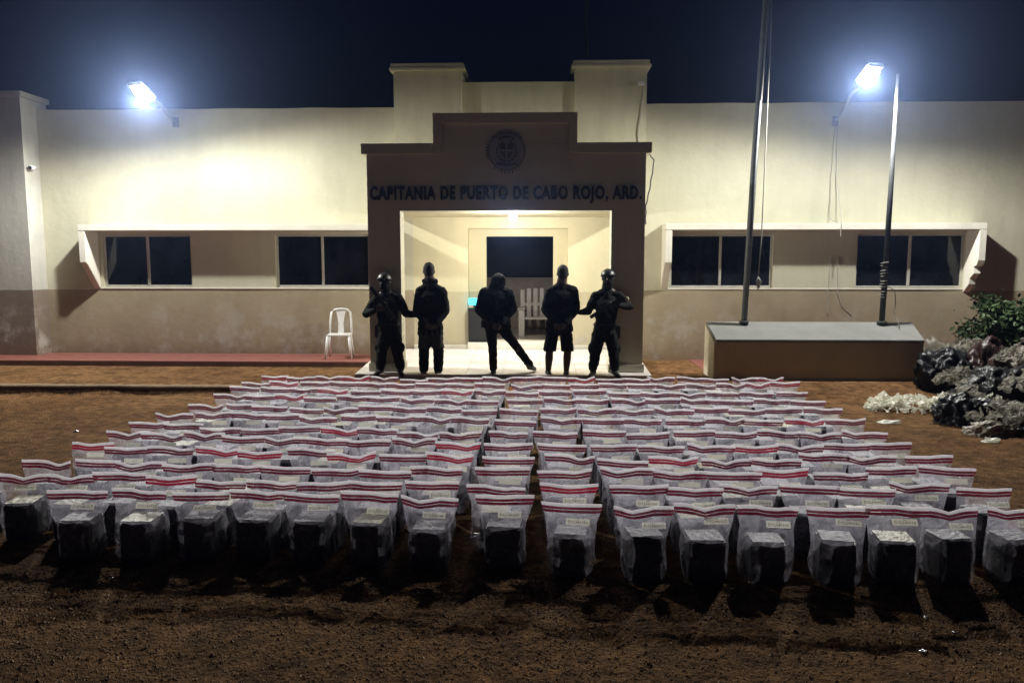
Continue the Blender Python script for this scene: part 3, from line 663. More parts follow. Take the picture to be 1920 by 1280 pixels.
def flat_text(body, size, mat, off=0):
    cu = bpy.data.curves.new('t', 'FONT'); cu.body = body; cu.size = size; cu.align_x = 'CENTER'; cu.align_y = 'CENTER'; cu.resolution_u = 1; cu.offset = off
    o = bpy.data.objects.new('t', cu); COL.objects.link(o); dg = bpy.context.evaluated_depsgraph_get()
    m = bpy.data.meshes.new_from_object(o.evaluated_get(dg)); bpy.data.objects.remove(o)
    for v in m.vertices: v.co = (v.co.x, 0, v.co.y)
    m.materials.clear(); m.materials.append(mat); return m
TEXTS = [flat_text('D02340'+s, .027, M['ink'], 0) for s in ('029', '012', '041', '007', '036', '018', '053', '146')]
HEAD = flat_text('SERIE', .010, M['ink'])
variants = []
for k in range(26):
    s = BagShape(k+1); zs = [0, .012, .035, .07, .11, .15, .19, .22, .25, .275, .30, .32, .34, .36, .38, .40, .425, .451]
    pouch = s.loft(zs, 0, 2*math.pi, 36); pouch.materials.append(M['film'])
    lip = s.loft([.4515, .462, .473], 0, 2*math.pi, 36); lip.materials.append(M['lip'])
    st = []
    for za, zb in ((.4335, .4495), (.4140, .4300)):
        b = s.loft([za, zb], math.pi, 2*math.pi, 22, .0022, False); b.materials.append(M['redbright' if k % 7 == 5 else 'red']); st.append(b)
    # thin pink line between the strips is the bag film itself; a sticker on the front
    px, py, pzv = s.pt(1.5*math.pi+.12, .378); qx, qy, qz = s.pt(1.5*math.pi+.12, .350)
    variants.append((pouch, lip, st, (px, py, pzv), math.atan2(py-qy, pzv-qz)))
lab = bmesh.new(); add_box(lab, (-.076, -.0006, -.021), (.076, .0006, .021), 0); LAB = to_mesh(lab); LAB.materials.append(M['label'])
def crumple_box(sx, sy, sz, seed, amp=.006):
    bm = bmesh.new(); add_box(bm, (-sx/2, -sy/2, 0), (sx/2, sy/2, sz), .012)
    bmesh.ops.subdivide_edges(bm, edges=[e for e in bm.edges if e.calc_length() > .05], cuts=3, use_grid_fill=True)
    for v in bm.verts:
        v.co += Vector((noise.noise(v.co*14+Vector((seed, 0, 0))), noise.noise(v.co*14+Vector((0, seed, 5))), noise.noise(v.co*14+Vector((9, 0, seed)))))*amp
    return to_mesh(bm)
packs = []
for k in range(6):
    b = crumple_box(.222, .190, .290, k*7.3+1); b.materials.append(M['pack'])
    bm = bmesh.new(); bmesh.ops.create_grid(bm, x_segments=12, y_segments=10, size=.5, matrix=Matrix.Diagonal((.205, .178, 1, 1)))
    for v in bm.verts:
        n_ = noise.noise(v.co*30+Vector((k*3, 0, 0))); v.co.z = .2925+.006*n_ + .0015*noise.noise(v.co*70+Vector((k, 3, 0)))+.004
    tw = to_mesh(bm, smooth=False)
    packs.append((b, tw))
tops = []
for (b, tw) in packs:
    a = tw; a.materials.append(M['packtop']); c = tw.copy(); c.materials.clear(); c.materials.append(M['packcream']); tops.append((a, c))
ORD = ['first', 'second', 'third', 'fourth', 'fifth', 'sixth', 'seventh', 'eighth', 'ninth', 'tenth', 'eleventh', 'twelfth', 'thirteenth', 'fourteenth', 'fifteenth', 'sixteenth', 'seventeenth', 'eighteenth', 'nineteenth', 'twentieth', 'twenty-first', 'twenty-second']
ROWN = ['back', 'second row from back', 'third row from back', 'fourth row from back', 'fifth row from back', 'sixth row from back', 'sixth row from front', 'fifth row from front', 'fourth row from front', 'third row from front', 'second row from front', 'front']
ROWN = [('the ' + r + (' row' if r in ('back', 'front') else '')) for r in ROWN]
rows = [  # left x, y at left, centre, right, right x   (metres)
 (-3.59, 9.38, 9.42, 9.62, 3.14), (-3.65, 8.99, 8.92, 9.2, 3.19), (-3.64, 8.63, 8.41, 8.62, 3.05), (-3.64, 8.12, 7.95, 8.09, 3.08),
 (-3.63, 7.57, 7.42, 7.53, 3.06), (-3.71, 7.10, 6.93, 7.08, 3.08), (-3.78, 6.60, 6.40, 6.56, 3.02), (-3.79, 6.27, 5.98, 6.12, 3.06),
 (-3.85, 5.86, 5.56, 5.74, 3.12), (-3.87, 5.37, 5.17, 5.39, 3.10), (-4.15, 5.02, 4.84, 5.04, 3.12), None]
front_x = [-3.155, -2.755, -2.378, -2.013, -1.645, -1.253, -.871, -.398, .021, .455, .822, 1.195, 1.61, 1.955, 2.30, 2.70, 3.08]
front_y = [4.60, 4.61, 4.65, 4.66, 4.63, 4.59, 4.56, 4.55, 4.50, 4.43, 4.42, 4.44, 4.42, 4.43, 4.47, 4.49, 4.5]
def place_bag(ri, ii, x, y, rng, wscale=1.0):
    k = rng.randrange(len(variants)); pouch, lip, st, lp, la = variants[k]
    rz = rng.uniform(-.11, .11); z = hgt(x, y)-.002
    where = f'{ORD[ii]} from left in {ROWN[ri]}'
    root = empty('evidence_bag', (x, y, z), rz, f'clear evidence bag, {where}', 'bag', 'evidence bags laid out in rows')
    sc = (wscale, 1, rng.uniform(.97, 1.03))
    root.scale = sc
    def ch(name, me, par=root, loc=None, rot=None):
        o = bpy.data.objects.new(name, me); COL.objects.link(o); o.parent = par
        if loc: o.location = loc
        if rot: o.rotation_euler = rot
        return o
    ch('pouch', pouch); ch('seal_lip', lip)
    for s in st: ch('seal_strip', s)
    l = ch('code_label', LAB, root, (lp[0]+rng.uniform(-.02, .02), lp[1]-.004, lp[2]+rng.uniform(-.02, .015)), (la*-1*.9, rng.uniform(-.05, .05), 0))
    if ri >= 10:
        ch('printed_code', TEXTS[rng.randrange(len(TEXTS))], l, (0, -.0022, -.004)); ch('printed_heading', HEAD, l, (0, -.0022, .014))
    b, tw = packs[rng.randrange(len(packs))]; t = tops[packs.index((b, tw))]
    pr = empty('wrapped_package', (x, y+.005, z+.004), rz+rng.uniform(-.08, .08), f'black package inside bag {where}', 'package', 'packages inside the evidence bags')
    pr.scale = (rng.uniform(.93, 1.05), rng.uniform(.93, 1.05), rng.uniform(.90, 1.03))
    ch('block', b, pr); ch('sheen_or_cream_top', t[1 if rng.random() < .22 else 0], pr)
nb = 0
for ri, row in enumerate(rows):
    rng = random.Random(100+ri); X = []
    if row is None:
        for i, (a, b) in enumerate(zip(front_x, front_x[1:])): X.append(((a+.188)*1.041, front_y[i]*1.041, 1.0))
    else:
        xl, yl, yc, yr, xr = row
        ga = -.44 - (.02*(ri-5)); gb = .375+.006*ri
        g1 = rng.choice([.0, .01, .035]); g2 = rng.choice([.0, .0, .03]); sh_ = rng.uniform(-.09, .07)
        for a, b in ((xl, ga-g1), (ga+g1, sh_), (sh_, gb-.005), (gb-.005+g2, xr)):
            n = max(1, round((b-a)/.362)); w = (b-a)/n
            for i in range(n):
                x = a+(i+.5)*w + rng.uniform(-.02, .02); tt = x/3.6
                y = yc + (yr-yl)/2*tt + ((yl+yr)/2-yc)*tt*tt + rng.uniform(-.05, .05)
                X.append((x*1.041, y*1.041, max(.93, min(1.06, w/.366))))
    for ii, (x, y, ws) in enumerate(X):
        place_bag(ri, ii, x, y, rng, ws); nb += 1
print('bags', nb)

# ------------------------------------------------------------------ people
def ico(bm, c, r, sc=(1, 1, 1), rot=None, sub=2):
    m = Matrix.Translation(c) @ (rot.to_4x4() if rot else Matrix.Identity(4)) @ Matrix.Diagonal((*[r*s for s in sc], 1))
    bmesh.ops.create_icosphere(bm, subdivisions=sub, radius=1.0, matrix=m)
def cap(bm, a, b, ra, rb, sub=2):
    a, b = Vector(a), Vector(b); ico(bm, a, ra, sub=sub); ico(bm, b, rb, sub=sub)
    d = b-a
    if d.length < 1e-4: return
    q = d.to_track_quat('Z', 'Y').to_matrix().to_4x4()
    bmesh.ops.create_cone(bm, cap_ends=True, segments=14, radius1=ra, radius2=rb, depth=d.length, matrix=Matrix.Translation((a+b)/2) @ q)
def chain(bm, pts, rs):
    for i in range(len(pts)-1): cap(bm, pts[i], pts[i+1], rs[i], rs[i+1])
def remesh(bm, vox, smooth=4, fold=0.0, fs=9, cut=None):
    me = bpy.data.meshes.new('r'); bm.to_mesh(me); bm.free()
    o = bpy.data.objects.new('r', me); COL.objects.link(o)
    m = o.modifiers.new('a', 'REMESH'); m.mode = 'VOXEL'; m.voxel_size = vox; m.use_smooth_shade = True
    s = o.modifiers.new('b', 'SMOOTH'); s.factor = .5; s.iterations = smooth
    dg = bpy.context.evaluated_depsgraph_get(); out = bpy.data.meshes.new_from_object(o.evaluated_get(dg)); bpy.data.objects.remove(o); bpy.data.meshes.remove(me)
    if fold:
        ns = [v.normal.copy() for v in out.vertices]
        for v, nn in zip(out.vertices, ns):
            p = v.co; f = noise.noise(Vector((p.x*fs, p.y*fs, p.z*fs*1.7))) + .5*noise.noise(Vector((p.x*fs*2.3+4, p.y*fs*2.3, p.z*fs*3.5)))
            v.co = p + nn*f*fold
    for p in out.polygons: p.use_smooth = True
    return out
def hand(bm, w, d, side, curl=.5):
    """w wrist, d direction of the fingers, side: thumb side vector"""
    w = Vector(w); d = Vector(d).normalized(); s = Vector(side); s = (s - d*s.dot(d)).normalized(); n = d.cross(s).normalized()
    for k in (-1, -.33, .33, 1): cap(bm, w+d*.012+s*k*.012, w+d*.085+s*k*.028, .015, .013, 1)
    for k, L in ((1, .068), (.34, .076), (-.34, .070), (-1, .054)):
        p = w+d*.088+s*k*.030; q = p+(d*math.cos(curl*.6)-n*math.sin(curl*.6))*L*.45
        r_ = q+(d*math.cos(curl*1.4)-n*math.sin(curl*1.4))*L*.32; t_ = r_+(d*math.cos(curl*2.1)-n*math.sin(curl*2.1))*L*.26
        cap(bm, p, q, .0095, .009, 1); cap(bm, q, r_, .009, .0083, 1); cap(bm, r_, t_, .0083, .0072, 1)
    p = w+d*.02+s*.024; q = p+(s*.75+d*.65).normalized()*.042-n*.006; cap(bm, p, q, .014, .011, 1); cap(bm, q, q+(d*.85+s*.25-n*.3).normalized()*.035, .0105, .0085, 1)
def person(loc, label, J, f, build=1.0, hairmat='hair', style='man'):
    """J: joints in metres relative to the feet; f = -1 faces the camera, +1 faces away"""
    root = empty('person', loc, 0, label, 'person')
    bm = bmesh.new(); h = Vector(J['head']); sh = [Vector(p) for p in J['shoulder']]; el = [Vector(p) for p in J['elbow']]; wr = [Vector(p) for p in J['wrist']]
    hp = [Vector(p) for p in J['hip']]; kn = [Vector(p) for p in J['knee']]; an = [Vector(p) for p in J['ankle']]
    neck = Vector(J['neck']); ch = Vector(J['chest']); pel = Vector(J['pelvis']); g = Vector((0, f, 0)); g = Vector(J.get('look', g)).normalized()
    # head: cranium, jaw, nose, brow, ears
    ico(bm, h+Vector((0, 0, .018)), .110, (.80, .98, .98), sub=3); ico(bm, h-g*.018+Vector((0, 0, -.028)), .095, (.86, .9, 1.0), sub=3); ico(bm, h+g*.025+Vector((0, 0, -.06)), .078, (.90, 1, 1.1)); ico(bm, h+g*.058+Vector((0, 0, -.118)), .034)
    cap(bm, h+g*.104+Vector((0, 0, .012)), h+g*.126+Vector((0, 0, -.030)), .012, .016, 1); cap(bm, h+g*.098+Vector((-.036, 0, .024)), h+g*.098+Vector((.036, 0, .024)), .015, .015, 1)
    cap(bm, h+g*.102+Vector((-.020, 0, -.07)), h+g*.102+Vector((.020, 0, -.07)), .010, .010, 1)
    for s in (-1, 1): ico(bm, h+Vector((s*.088, 0, -.022))-g*.002, .031, (.42, .7, 1.05))
    cap(bm, h+Vector((0, 0, -.06))-g*.015, neck, .074, .082); 
    cap(bm, neck, ch+Vector((0, 0, .12)), .065, .09)
    for s_ in (0, 1): cap(bm, ch+Vector((0, 0, .14)), sh[s_], .07, .058); cap(bm, neck+Vector((0, 0, -.02)), sh[s_]+Vector((0, 0, -.01)), .06, .055)
    ico(bm, ch, .16*build, (1.0, .66, 1.15)); ico(bm, (ch+pel)/2, .14*build, (1.0, .68, 1.2)); ico(bm, pel, .15*build, (1.05, .72, .85))
    for i in (0, 1):
        chain(bm, [sh[i], sh[i].lerp(el[i], .5), el[i], el[i].lerp(wr[i], .3), wr[i]], [.056, .050, .040, .041, .026])
        chain(bm, [hp[i], hp[i].lerp(kn[i], .5), kn[i], kn[i].lerp(an[i], .32), an[i]], [.088, .080, .062, .066, .044])
        hd, hs = J['hand'][i]; hand(bm, wr[i], hd, hs, J.get('curl', .5))
        fd = Vector(J['foot'][i]).normalized(); cap(bm, an[i]+Vector((0, 0, -.03))-fd*.03, an[i]+fd*.13+Vector((0, 0, -.055 if abs(fd.z) < .3 else 0)), .036, .028)
    link('body', remesh(bm, .008, 3), M['skin'], root)
    # upper garment
    t = J['top']; bm = bmesh.new(); up = t['r']
    cap(bm, neck+Vector((0, 0, -.05)), ch+Vector((0, 0, .10)), .088, .115)
    for i in (0, 1):
        cap(bm, neck+Vector((0, 0, -.055)), sh[i]+Vector((0, 0, -.012)), .075, .074*up); cap(bm, ch+Vector((0, 0, .06)), sh[i]+Vector((0, 0, -.03)), .10, .076*up)
        chain(bm, [sh[i], sh[i].lerp(el[i], .5), el[i], el[i].lerp(wr[i], .45), wr[i].lerp(el[i], t.get('cuff', .08))], [.078*up, .076*up, .066*up, .058*up, .044*up])
    ico(bm, ch, .19*build, (1.08*t.get('w', 1), .76, 1.15)); ico(bm, (ch+pel)/2+Vector((0, 0, .02)), .178*build, (1.03*t.get('w', 1), .78, 1.25))
    ico(bm, pel+Vector((0, 0, .03)), .178*build, (1.02*t.get('w', 1), .80, .95))
    if t.get('hem'):
        for a in range(12):
            an_ = a*math.pi/6; d = Vector((math.cos(an_)*.155*build*t.get('w', 1), math.sin(an_)*.115, 0)); cap(bm, pel+d*.95+Vector((0, 0, .08)), pel+d*1.08+Vector((0, 0, -t['hem'])), .03, .022, 1)
    if t.get('hood'): chain(bm, [neck+Vector((-.09, 0, .0)), neck+Vector((0, .07*-f, .03)), neck+Vector((.09, 0, .0))], [.045, .055, .045])
    link(t['name'], remesh(bm, .012, 5, .011), M[t['mat']], root)
    # lower garment
    t = J['low']; bm = bmesh.new(); ico(bm, pel+Vector((0, 0, -.01)), .172*build, (1.03, .78, .78))
    for i in (0, 1):
        e = t['len']; rr = t['r']
        if e <= 1.0:   # shorts end above the knee
            q = hp[i].lerp(kn[i], e); chain(bm, [hp[i]+Vector((0, 0, .02)), hp[i].lerp(q, .5), q], [.100, .092*rr, .094*rr])
        else:
            chain(bm, [hp[i]+Vector((0, 0, .02)), hp[i].lerp(kn[i], .5), kn[i], kn[i].lerp(an[i], .4), an[i]+Vector((0, 0, t.get('up', .03)))], [.105, .096*rr, .078*rr, .076*rr, .070*rr])
            if t.get('cargo'): ico(bm, hp[i].lerp(kn[i], .75)+Vector(((-1 if i == 0 else 1)*.08, 0, 0)), .07, (.7, .9, 1.3))
    me = remesh(bm, .012, 4, .010)
    if t['len'] <= 1.0:   # open, straight hem
        zc = min(hp[i].lerp(kn[i], t['len']).z for i in (0, 1)) - .01
        b2 = bmesh.new(); b2.from_mesh(me); bmesh.ops.bisect_plane(b2, geom=b2.verts[:]+b2.edges[:]+b2.faces[:], plane_co=(0, 0, zc), plane_no=(0, 0, 1), clear_inner=True); b2.to_mesh(me); b2.free()
    link(t['name'], me, M[t['mat']], root)
    if J.get('under'):
        bm = bmesh.new()
        for i in (0, 1): chain(bm, [hp[i], kn[i], kn[i].lerp(an[i], .5), an[i]+Vector((0, 0, .01))], [.09, .088, .084, .076])
        link('trousers', remesh(bm, .012, 4, .008), M['cloth'], root)
    for i in (0, 1):
        fd = Vector(J['foot'][i]).normalized(); bm = bmesh.new(); a = an[i]
        if J['shoe'] == 'boot':
            chain(bm, [a+Vector((0, 0, .16)), a+Vector((0, 0, .02)), a+Vector((0, 0, -.035))-fd*.035], [.058, .056, .05]); cap(bm, a+Vector((0, 0, -.045))-fd*.03, a+fd*.16+Vector((0, 0, -.06)), .048, .040)
        else:
            lo = 0 if abs(fd.z) > .3 else 1
            cap(bm, a+Vector((0, 0, -.045*lo))-fd*.04, a+fd*.14+Vector((0, 0, -.062*lo)), .046, .036); cap(bm, a+Vector((0, 0, -.02*lo)), a+fd*.07+Vector((0, 0, -.04*lo)), .046, .042)
        link('boot' if J['shoe'] == 'boot' else 'shoe', remesh(bm, .009, 2), M['black' if J['shoe'] == 'boot' else 'shoe'], root)
    bm = bmesh.new()
    if J['cover'] == 'hair':
        ico(bm, h+Vector((0, 0, .020))-g*.003, .1125, (.81, .99, .99), sub=3); ico(bm, h-g*.021+Vector((0, 0, -.026)), .0965, (.865, .92, 1.0), sub=3)
        me = remesh(bm, .008, 1, .003, 40); b2 = bmesh.new(); b2.from_mesh(me)
        bmesh.ops.bisect_plane(b2, geom=b2.verts[:]+b2.edges[:]+b2.faces[:], plane_co=h+g*.045, plane_no=(-g+Vector((0, 0, .55))).normalized(), clear_inner=True); bmesh.ops.bisect_plane(b2, geom=b2.verts[:]+b2.edges[:]+b2.faces[:], plane_co=h+Vector((0, 0, -.085)), plane_no=Vector((0, 0, 1)), clear_inner=True); b2.to_mesh(me); b2.free()
        link('hair', me, M['hair'], root)
    elif J['cover'] == 'hood':
        ico(bm, h+Vector((0, 0, .012)), .132, (.95, 1.0, 1.0)); cap(bm, h+Vector((0, 0, -.05)), neck, .11, .12); me = remesh(bm, .01, 3, .008); link('hood', me, M['navy'], root)
    else:
        # balaclava under a ballistic helmet
        ico(bm, h+Vector((0, 0, .015)), .118, (.84, .98, 1.02)); ico(bm, h+g*.026+Vector((0, 0, -.06)), .088, (.92, 1, 1.12)); cap(bm, h+Vector((0, 0, -.07)), neck, .080, .09)
        link('balaclava', remesh(bm, .01, 2, .003), M['cloth'], root)
        b2 = bmesh.new(); ico(b2, h+Vector((0, 0, .020))-g*.004, .131, (.88, 1.0, .93), sub=4)
        bmesh.ops.bisect_plane(b2, geom=b2.verts[:]+b2.edges[:]+b2.faces[:], plane_co=h+Vector((0, 0, .018)), plane_no=(g*-.25+Vector((0, 0, 1))).normalized(), clear_inner=True)
        bmesh.ops.solidify(b2, geom=b2.faces[:], thickness=.008); link('helmet', to_mesh(b2, smooth=True), M['helmet'], root)
        b3 = bmesh.new(); cap(b3, h+g*.118+Vector((-.045, 0, .045)), h+g*.118+Vector((.045, 0, .045)), .022, .022); link('goggles', remesh(b3, .007, 1), M['gun'], root)
        # plate carrier with pouches, belt
        b3 = bmesh.new(); add_box(b3, ch+Vector((-.155, -.145, -.19)), ch+Vector((.155, .145, .12)), .04); link('plate_carrier', to_mesh(b3, smooth=True), M['camo'], root)
        for k in (-1, 0, 1):
            b3 = bmesh.new(); add_box(b3, ch+Vector((k*.085-.037, -.185, -.17)), ch+Vector((k*.085+.037, -.146, -.02)), .01); link('magazine_pouch', to_mesh(b3), M['camo'], root)
        b3 = bmesh.new(); add_box(b3, pel+Vector((-.18*build, -.14, .06)), pel+Vector((.18*build, .14, .11)), .02); link('belt', to_mesh(b3), M['black'], root)
        hx = J['holster']; b3 = bmesh.new(); add_box(b3, pel+Vector((hx-.035, -.05, -.13)), pel+Vector((hx+.035, .05, .07)), .012); link('holster', to_mesh(b3), M['black'], root)
        if 'patch' in J:
            b3 = bmesh.new(); ico(b3, Vector(J['patch']), .040, (.85, .3, 1)); link('shoulder_patch', to_mesh(b3, smooth=True), M['patch'], root)
    return root
FY = 11.92; FZ = pz(11.92)
SC = 11.92/1400
def q(px, py, dy=0):   # point on the standing line in metres relative to the porch floor in front of the door
    y = FY+dy; return ((px-1010.4)*y/1400*1.0, dy, 2.0-(py-490)*y/1400 - FZ)
def rel(px0):
    bx = q(px0, 0)[0]
    def r(px, py, dy=0):
        a = q(px, py, dy); return (a[0]-bx, a[1], a[2])
    return bx, r
# officer on the left
bx, r = rel(727)
J = dict(head=r(720, 527, -.03), look=(-.25, -1, -.12), neck=r(722, 545), chest=r(725, 574), pelvis=r(727, 618), shoulder=[r(704, 560), r(747, 560)],
         elbow=[r(684, 589, -.08), r(760, 588, -.02)], wrist=[r(704, 580, -.26), r(780, 591, .0)], hand=[((.7, -.3, .1), (0, 0, 1)), ((1, .1, .05), (0, -.3, 1))],
         hip=[r(718, 626), r(737, 626)], knee=[r(712, 662, -.04), r(743, 662, -.04)], ankle=[r(709, 695), r(748, 695)], foot=[(-.3, -1, 0), (.3, -1, 0)],
         top=dict(name='uniform_jacket', mat='camo', r=1.0, hem=.06), low=dict(name='trousers', mat='camo', len=2, r=1.12, cargo=True, up=.06), shoe='boot', cover='helmet', holster=-.19)
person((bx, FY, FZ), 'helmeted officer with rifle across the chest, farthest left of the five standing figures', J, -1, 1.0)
# man in loose jacket and shorts
bx, r = rel(806)
J = dict(head=r(804.5, 506.5, 0), neck=r(806, 527), chest=r(807, 564), pelvis=r(806, 612), shoulder=[r(788, 546), r(828, 547)],
         elbow=[r(781, 582, -.02), r(835, 582, -.02)], wrist=[r(797, 607, -.19), r(818, 607, -.19)], hand=[((.8, -.1, -.5), (0, 0, -1)), ((-.8, -.2, -.5), (0, 0, -1))],
         hip=[r(795, 622), r(817, 622)], knee=[r(793, 660, 0), r(821, 660, 0)], ankle=[r(792.5, 695), r(820, 695)], foot=[(-.2, 1, 0), (.2, 1, 0)],
         top=dict(name='loose_jacket', mat='cloth', r=1.13, hem=.12, w=1.10, hood=True), low=dict(name='shorts', mat='shorts', len=.80, r=1.08), under=True, shoe='shoe', cover='hair')
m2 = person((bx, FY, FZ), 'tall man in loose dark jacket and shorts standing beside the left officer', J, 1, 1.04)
# man in the middle, head bowed, one leg out
bx, r = rel(925)
J = dict(head=r(935, 528, .09), look=(.3, 1, -.6), neck=r(932, 536, .05), chest=r(930, 566), pelvis=r(930, 607), shoulder=[r(910, 549), r(951, 549)],
         elbow=[r(900, 580, -.02), r(960, 578, -.02)], wrist=[r(924, 606, -.2), r(940, 606, -.2)], hand=[((.8, -.1, -.5), (0, 0, -1)), ((-.8, -.2, -.5), (0, 0, -1))],
         hip=[r(921, 616), r(942, 616)], knee=[r(924, 658, -.02), r(967, 647, .03)], ankle=[r(925, 695), r(994, 687, .06)], foot=[(-.1, 1, 0), (.55, .75, -.42)], curl=.7,
         top=dict(name='hooded_jacket', mat='navy', r=1.32, hem=.05, w=1.22, hood=True), low=dict(name='trousers', mat='cloth', len=2, r=.90), shoe='shoe', cover='hood')
person((bx, FY, FZ), 'man with bowed hooded head standing on one leg with the other stretched to the side', J, 1, 1.10)
# man with broad back and shorts
bx, r = rel(1050)
J = dict(head=r(1055, 511, 0), neck=r(1053, 529), chest=r(1052, 563), pelvis=r(1049, 610), shoulder=[r(1033, 546), r(1074, 545)],
         elbow=[r(1023, 578, -.02), r(1080, 578, -.02)], wrist=[r(1040, 606, -.2), r(1061, 606, -.2)], hand=[((.8, -.1, -.5), (0, 0, -1)), ((-.8, -.2, -.5), (0, 0, -1))],
         hip=[r(1037, 618), r(1061, 618)], knee=[r(1031, 660), r(1065, 660)], ankle=[r(1029, 695), r(1063, 695)], foot=[(-.2, 1, 0), (.2, 1, 0)],
         top=dict(name='loose_shirt', mat='cloth', r=1.13, hem=.09, w=1.12), low=dict(name='shorts', mat='cloth', len=.92, r=1.12), shoe='shoe', cover='hair')
person((bx, FY, FZ), 'broad man in dark shirt and knee-length shorts held by the right officer', J, 1, 1.10)
# officer on the right
bx, r = rel(1135)
J = dict(head=r(1139, 520, -.02), look=(-.2, -1, -.05), neck=r(1138, 539), chest=r(1138, 570), pelvis=r(1134, 618), shoulder=[r(1117, 554), r(1158, 553)],
         elbow=[r(1103, 582, -.02), r(1180, 574, -.06)], wrist=[r(1087, 586, 0), r(1157, 571, -.24)], hand=[((-1, .1, .05), (0, -.3, 1)), ((-.7, -.3, .1), (0, 0, 1))],
         hip=[r(1123, 626), r(1146, 626)], knee=[r(1117, 662, -.04), r(1152, 662, -.04)], ankle=[r(1113, 695), r(1154, 695)], foot=[(-.3, -1, 0), (.3, -1, 0)], patch=r(1175, 560, -.10),
         top=dict(name='uniform_jacket', mat='camo', r=1.0, hem=.06), low=dict(name='trousers', mat='camo', len=2, r=1.12, cargo=True, up=.06), shoe='boot', cover='helmet', holster=.21)
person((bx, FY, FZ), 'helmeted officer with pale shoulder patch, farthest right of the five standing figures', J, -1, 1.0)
def rifle(a, b, label):
    a, b = Vector(a), Vector(b); d = (b-a); L = d.length
    root = empty('rifle', tuple(a), 0, label, 'rifle'); root.rotation_euler = d.to_track_quat('X', 'Z').to_euler()
    box('stock', (0, -.02, -.06), (.2, .02, .03), M['gun'], root, .008); box('receiver', (.2, -.022, -.03), (.42, .022, .04), M['gun'], root, .006)
    box('handguard', (.421, -.026, -.022), (.60, .026, .034), M['gun'], root, .008); tube('barrel', [(.60, 0, .008), (L, 0, .008)], .010, M['gun'], root, 8)
    box('magazine', (.31, -.014, -.17), (.37, .014, -.031), M['gun'], root, .006); box('grip', (.22, -.015, -.13), (.26, .015, -.031), M['gun'], root, .006); box('sight', (.30, -.012, .041), (.38, .012, .085), M['gun'], root, .004)
def w_(px, py, y): a = q(px, py, y-FY); return (a[0], y, a[2]+FZ)
rifle(w_(736, 596, 11.62), w_(697, 543, 11.66), 'dark rifle slung across the chest of the left officer')
rifle(w_(1168, 556, 11.62), w_(1112, 592, 11.64), 'dark rifle slung across the chest of the right officer')

# ------------------------------------------------------------------ shrub and rubbish on the right
root = empty('round_shrub', (7.80, 12.75, .1), 0, 'round green shrub at the right edge above the rubbish heap', 'shrub')
rng = random.Random(5); bm = bmesh.new(); tips = []
for k in range(26):
    a = rng.uniform(0, 6.28); t = rng.uniform(0, .75); p = [Vector((0, 0, 0))]; d = Vector((math.cos(a)*math.sin(t), math.sin(a)*math.sin(t), math.cos(t)))
    L = rng.uniform(.55, 1.2)
    for i in range(4): p.append(p[-1]+d*L/4+Vector((rng.uniform(-.04, .04), rng.uniform(-.04, .04), 0)))
    add_tube(bm, p, [.018, .014, .01, .007, .003], 5); tips += p[2:]
link('stem', to_mesh(bm, smooth=True), M['bark'], root)
V, Fc = [], []
for k in range(14000):
    c = rng.choice(tips) + Vector((rng.gauss(0, .11), rng.gauss(0, .11), rng.gauss(0, .10)))
    if c.z < .25: continue
    u = Vector((rng.gauss(0, 1), rng.gauss(0, 1), rng.gauss(0, .6))).normalized(); w = u.cross(Vector((rng.gauss(0, 1), rng.gauss(0, 1), rng.gauss(0, 1)))).normalized(); L = rng.uniform(.03, .062)
    i = len(V); nrm = u.cross(w)
    V += [c-u*L, c-u*.2*L+w*L*.5+nrm*.006, c+u*L*.5+w*L*.4, c+u*L*1.1, c+u*L*.5-w*L*.4, c-u*.2*L-w*L*.5+nrm*.006]; Fc += [(i, i+1, i+2, i+3), (i, i+3, i+4, i+5)]
link('foliage', pyd([tuple(v) for v in V], Fc), M['leaf'], root, kind='stuff')

def crumpled(name, c, s, seed, mat, label, cat, group=None, amp=.35, sub=5):
    bm = bmesh.new(); bmesh.ops.create_icosphere(bm, subdivisions=sub, radius=1)
    sd = Vector((seed*3.7, seed*1.3, seed*7.1))
    for v in bm.verts:
        d = v.co.normalized(); n1 = noise.noise(d*1.3+sd); n2 = abs(noise.noise(d*3.1+sd)); n3 = abs(noise.noise(d*7+sd)); n4 = abs(noise.noise(d*15+sd))
        r_ = 1+amp*(n1*.9 - n2*1.1 + .4 - n3*.55 - n4*.20)
        v.co = Vector((d.x*s[0]*r_, d.y*s[1]*r_, max(-.15, d.z)*s[2]*r_))
    o = link(name, to_mesh(bm, smooth=sub > 3), mat, None, label=label, cat=cat, group=group); o.location = c; return o
G = 'rubbish heaped on the right'
crumpled('rubbish_bag', (6.15, 11.35, .12), (.42, .36, .55), 1, M['bin'], 'black rubbish bag leaning against the heap, beside the plinth', 'rubbish bag', G)
crumpled('rubbish_bag', (6.75, 11.3, .15), (.40, .36, .62), 2, M['maroon'], 'dark red rubbish bag on top of the heap', 'rubbish bag', G)
crumpled('rubbish_bag', (6.30, 10.3, .05), (.55, .42, .50), 3, M['bin'], 'large black rubbish bag in the middle of the heap', 'rubbish bag', G)
crumpled('rubbish_bag', (5.30, 9.35, .02), (.34, .28, .34), 4, M['bin'], 'small black rubbish bag lowest on the left of the heap', 'rubbish bag', G)
crumpled('rubbish_bag', (6.05, 9.0, .0), (.50, .35, .22), 6, M['bin'], 'flat black rubbish bag at the lower right of the heap', 'rubbish bag', G)
crumpled('rubbish_bag', (7.25, 11.0, .1), (.42, .40, .66), 8, M['greybag'], 'pale grey crumpled bag at the right end of the heap', 'rubbish bag', G)
crumpled('rubbish_bag', (6.95, 10.0, .0), (.5, .45, .55), 12, M['bin'], 'black rubbish bag at the right edge of the picture', 'rubbish bag', G)
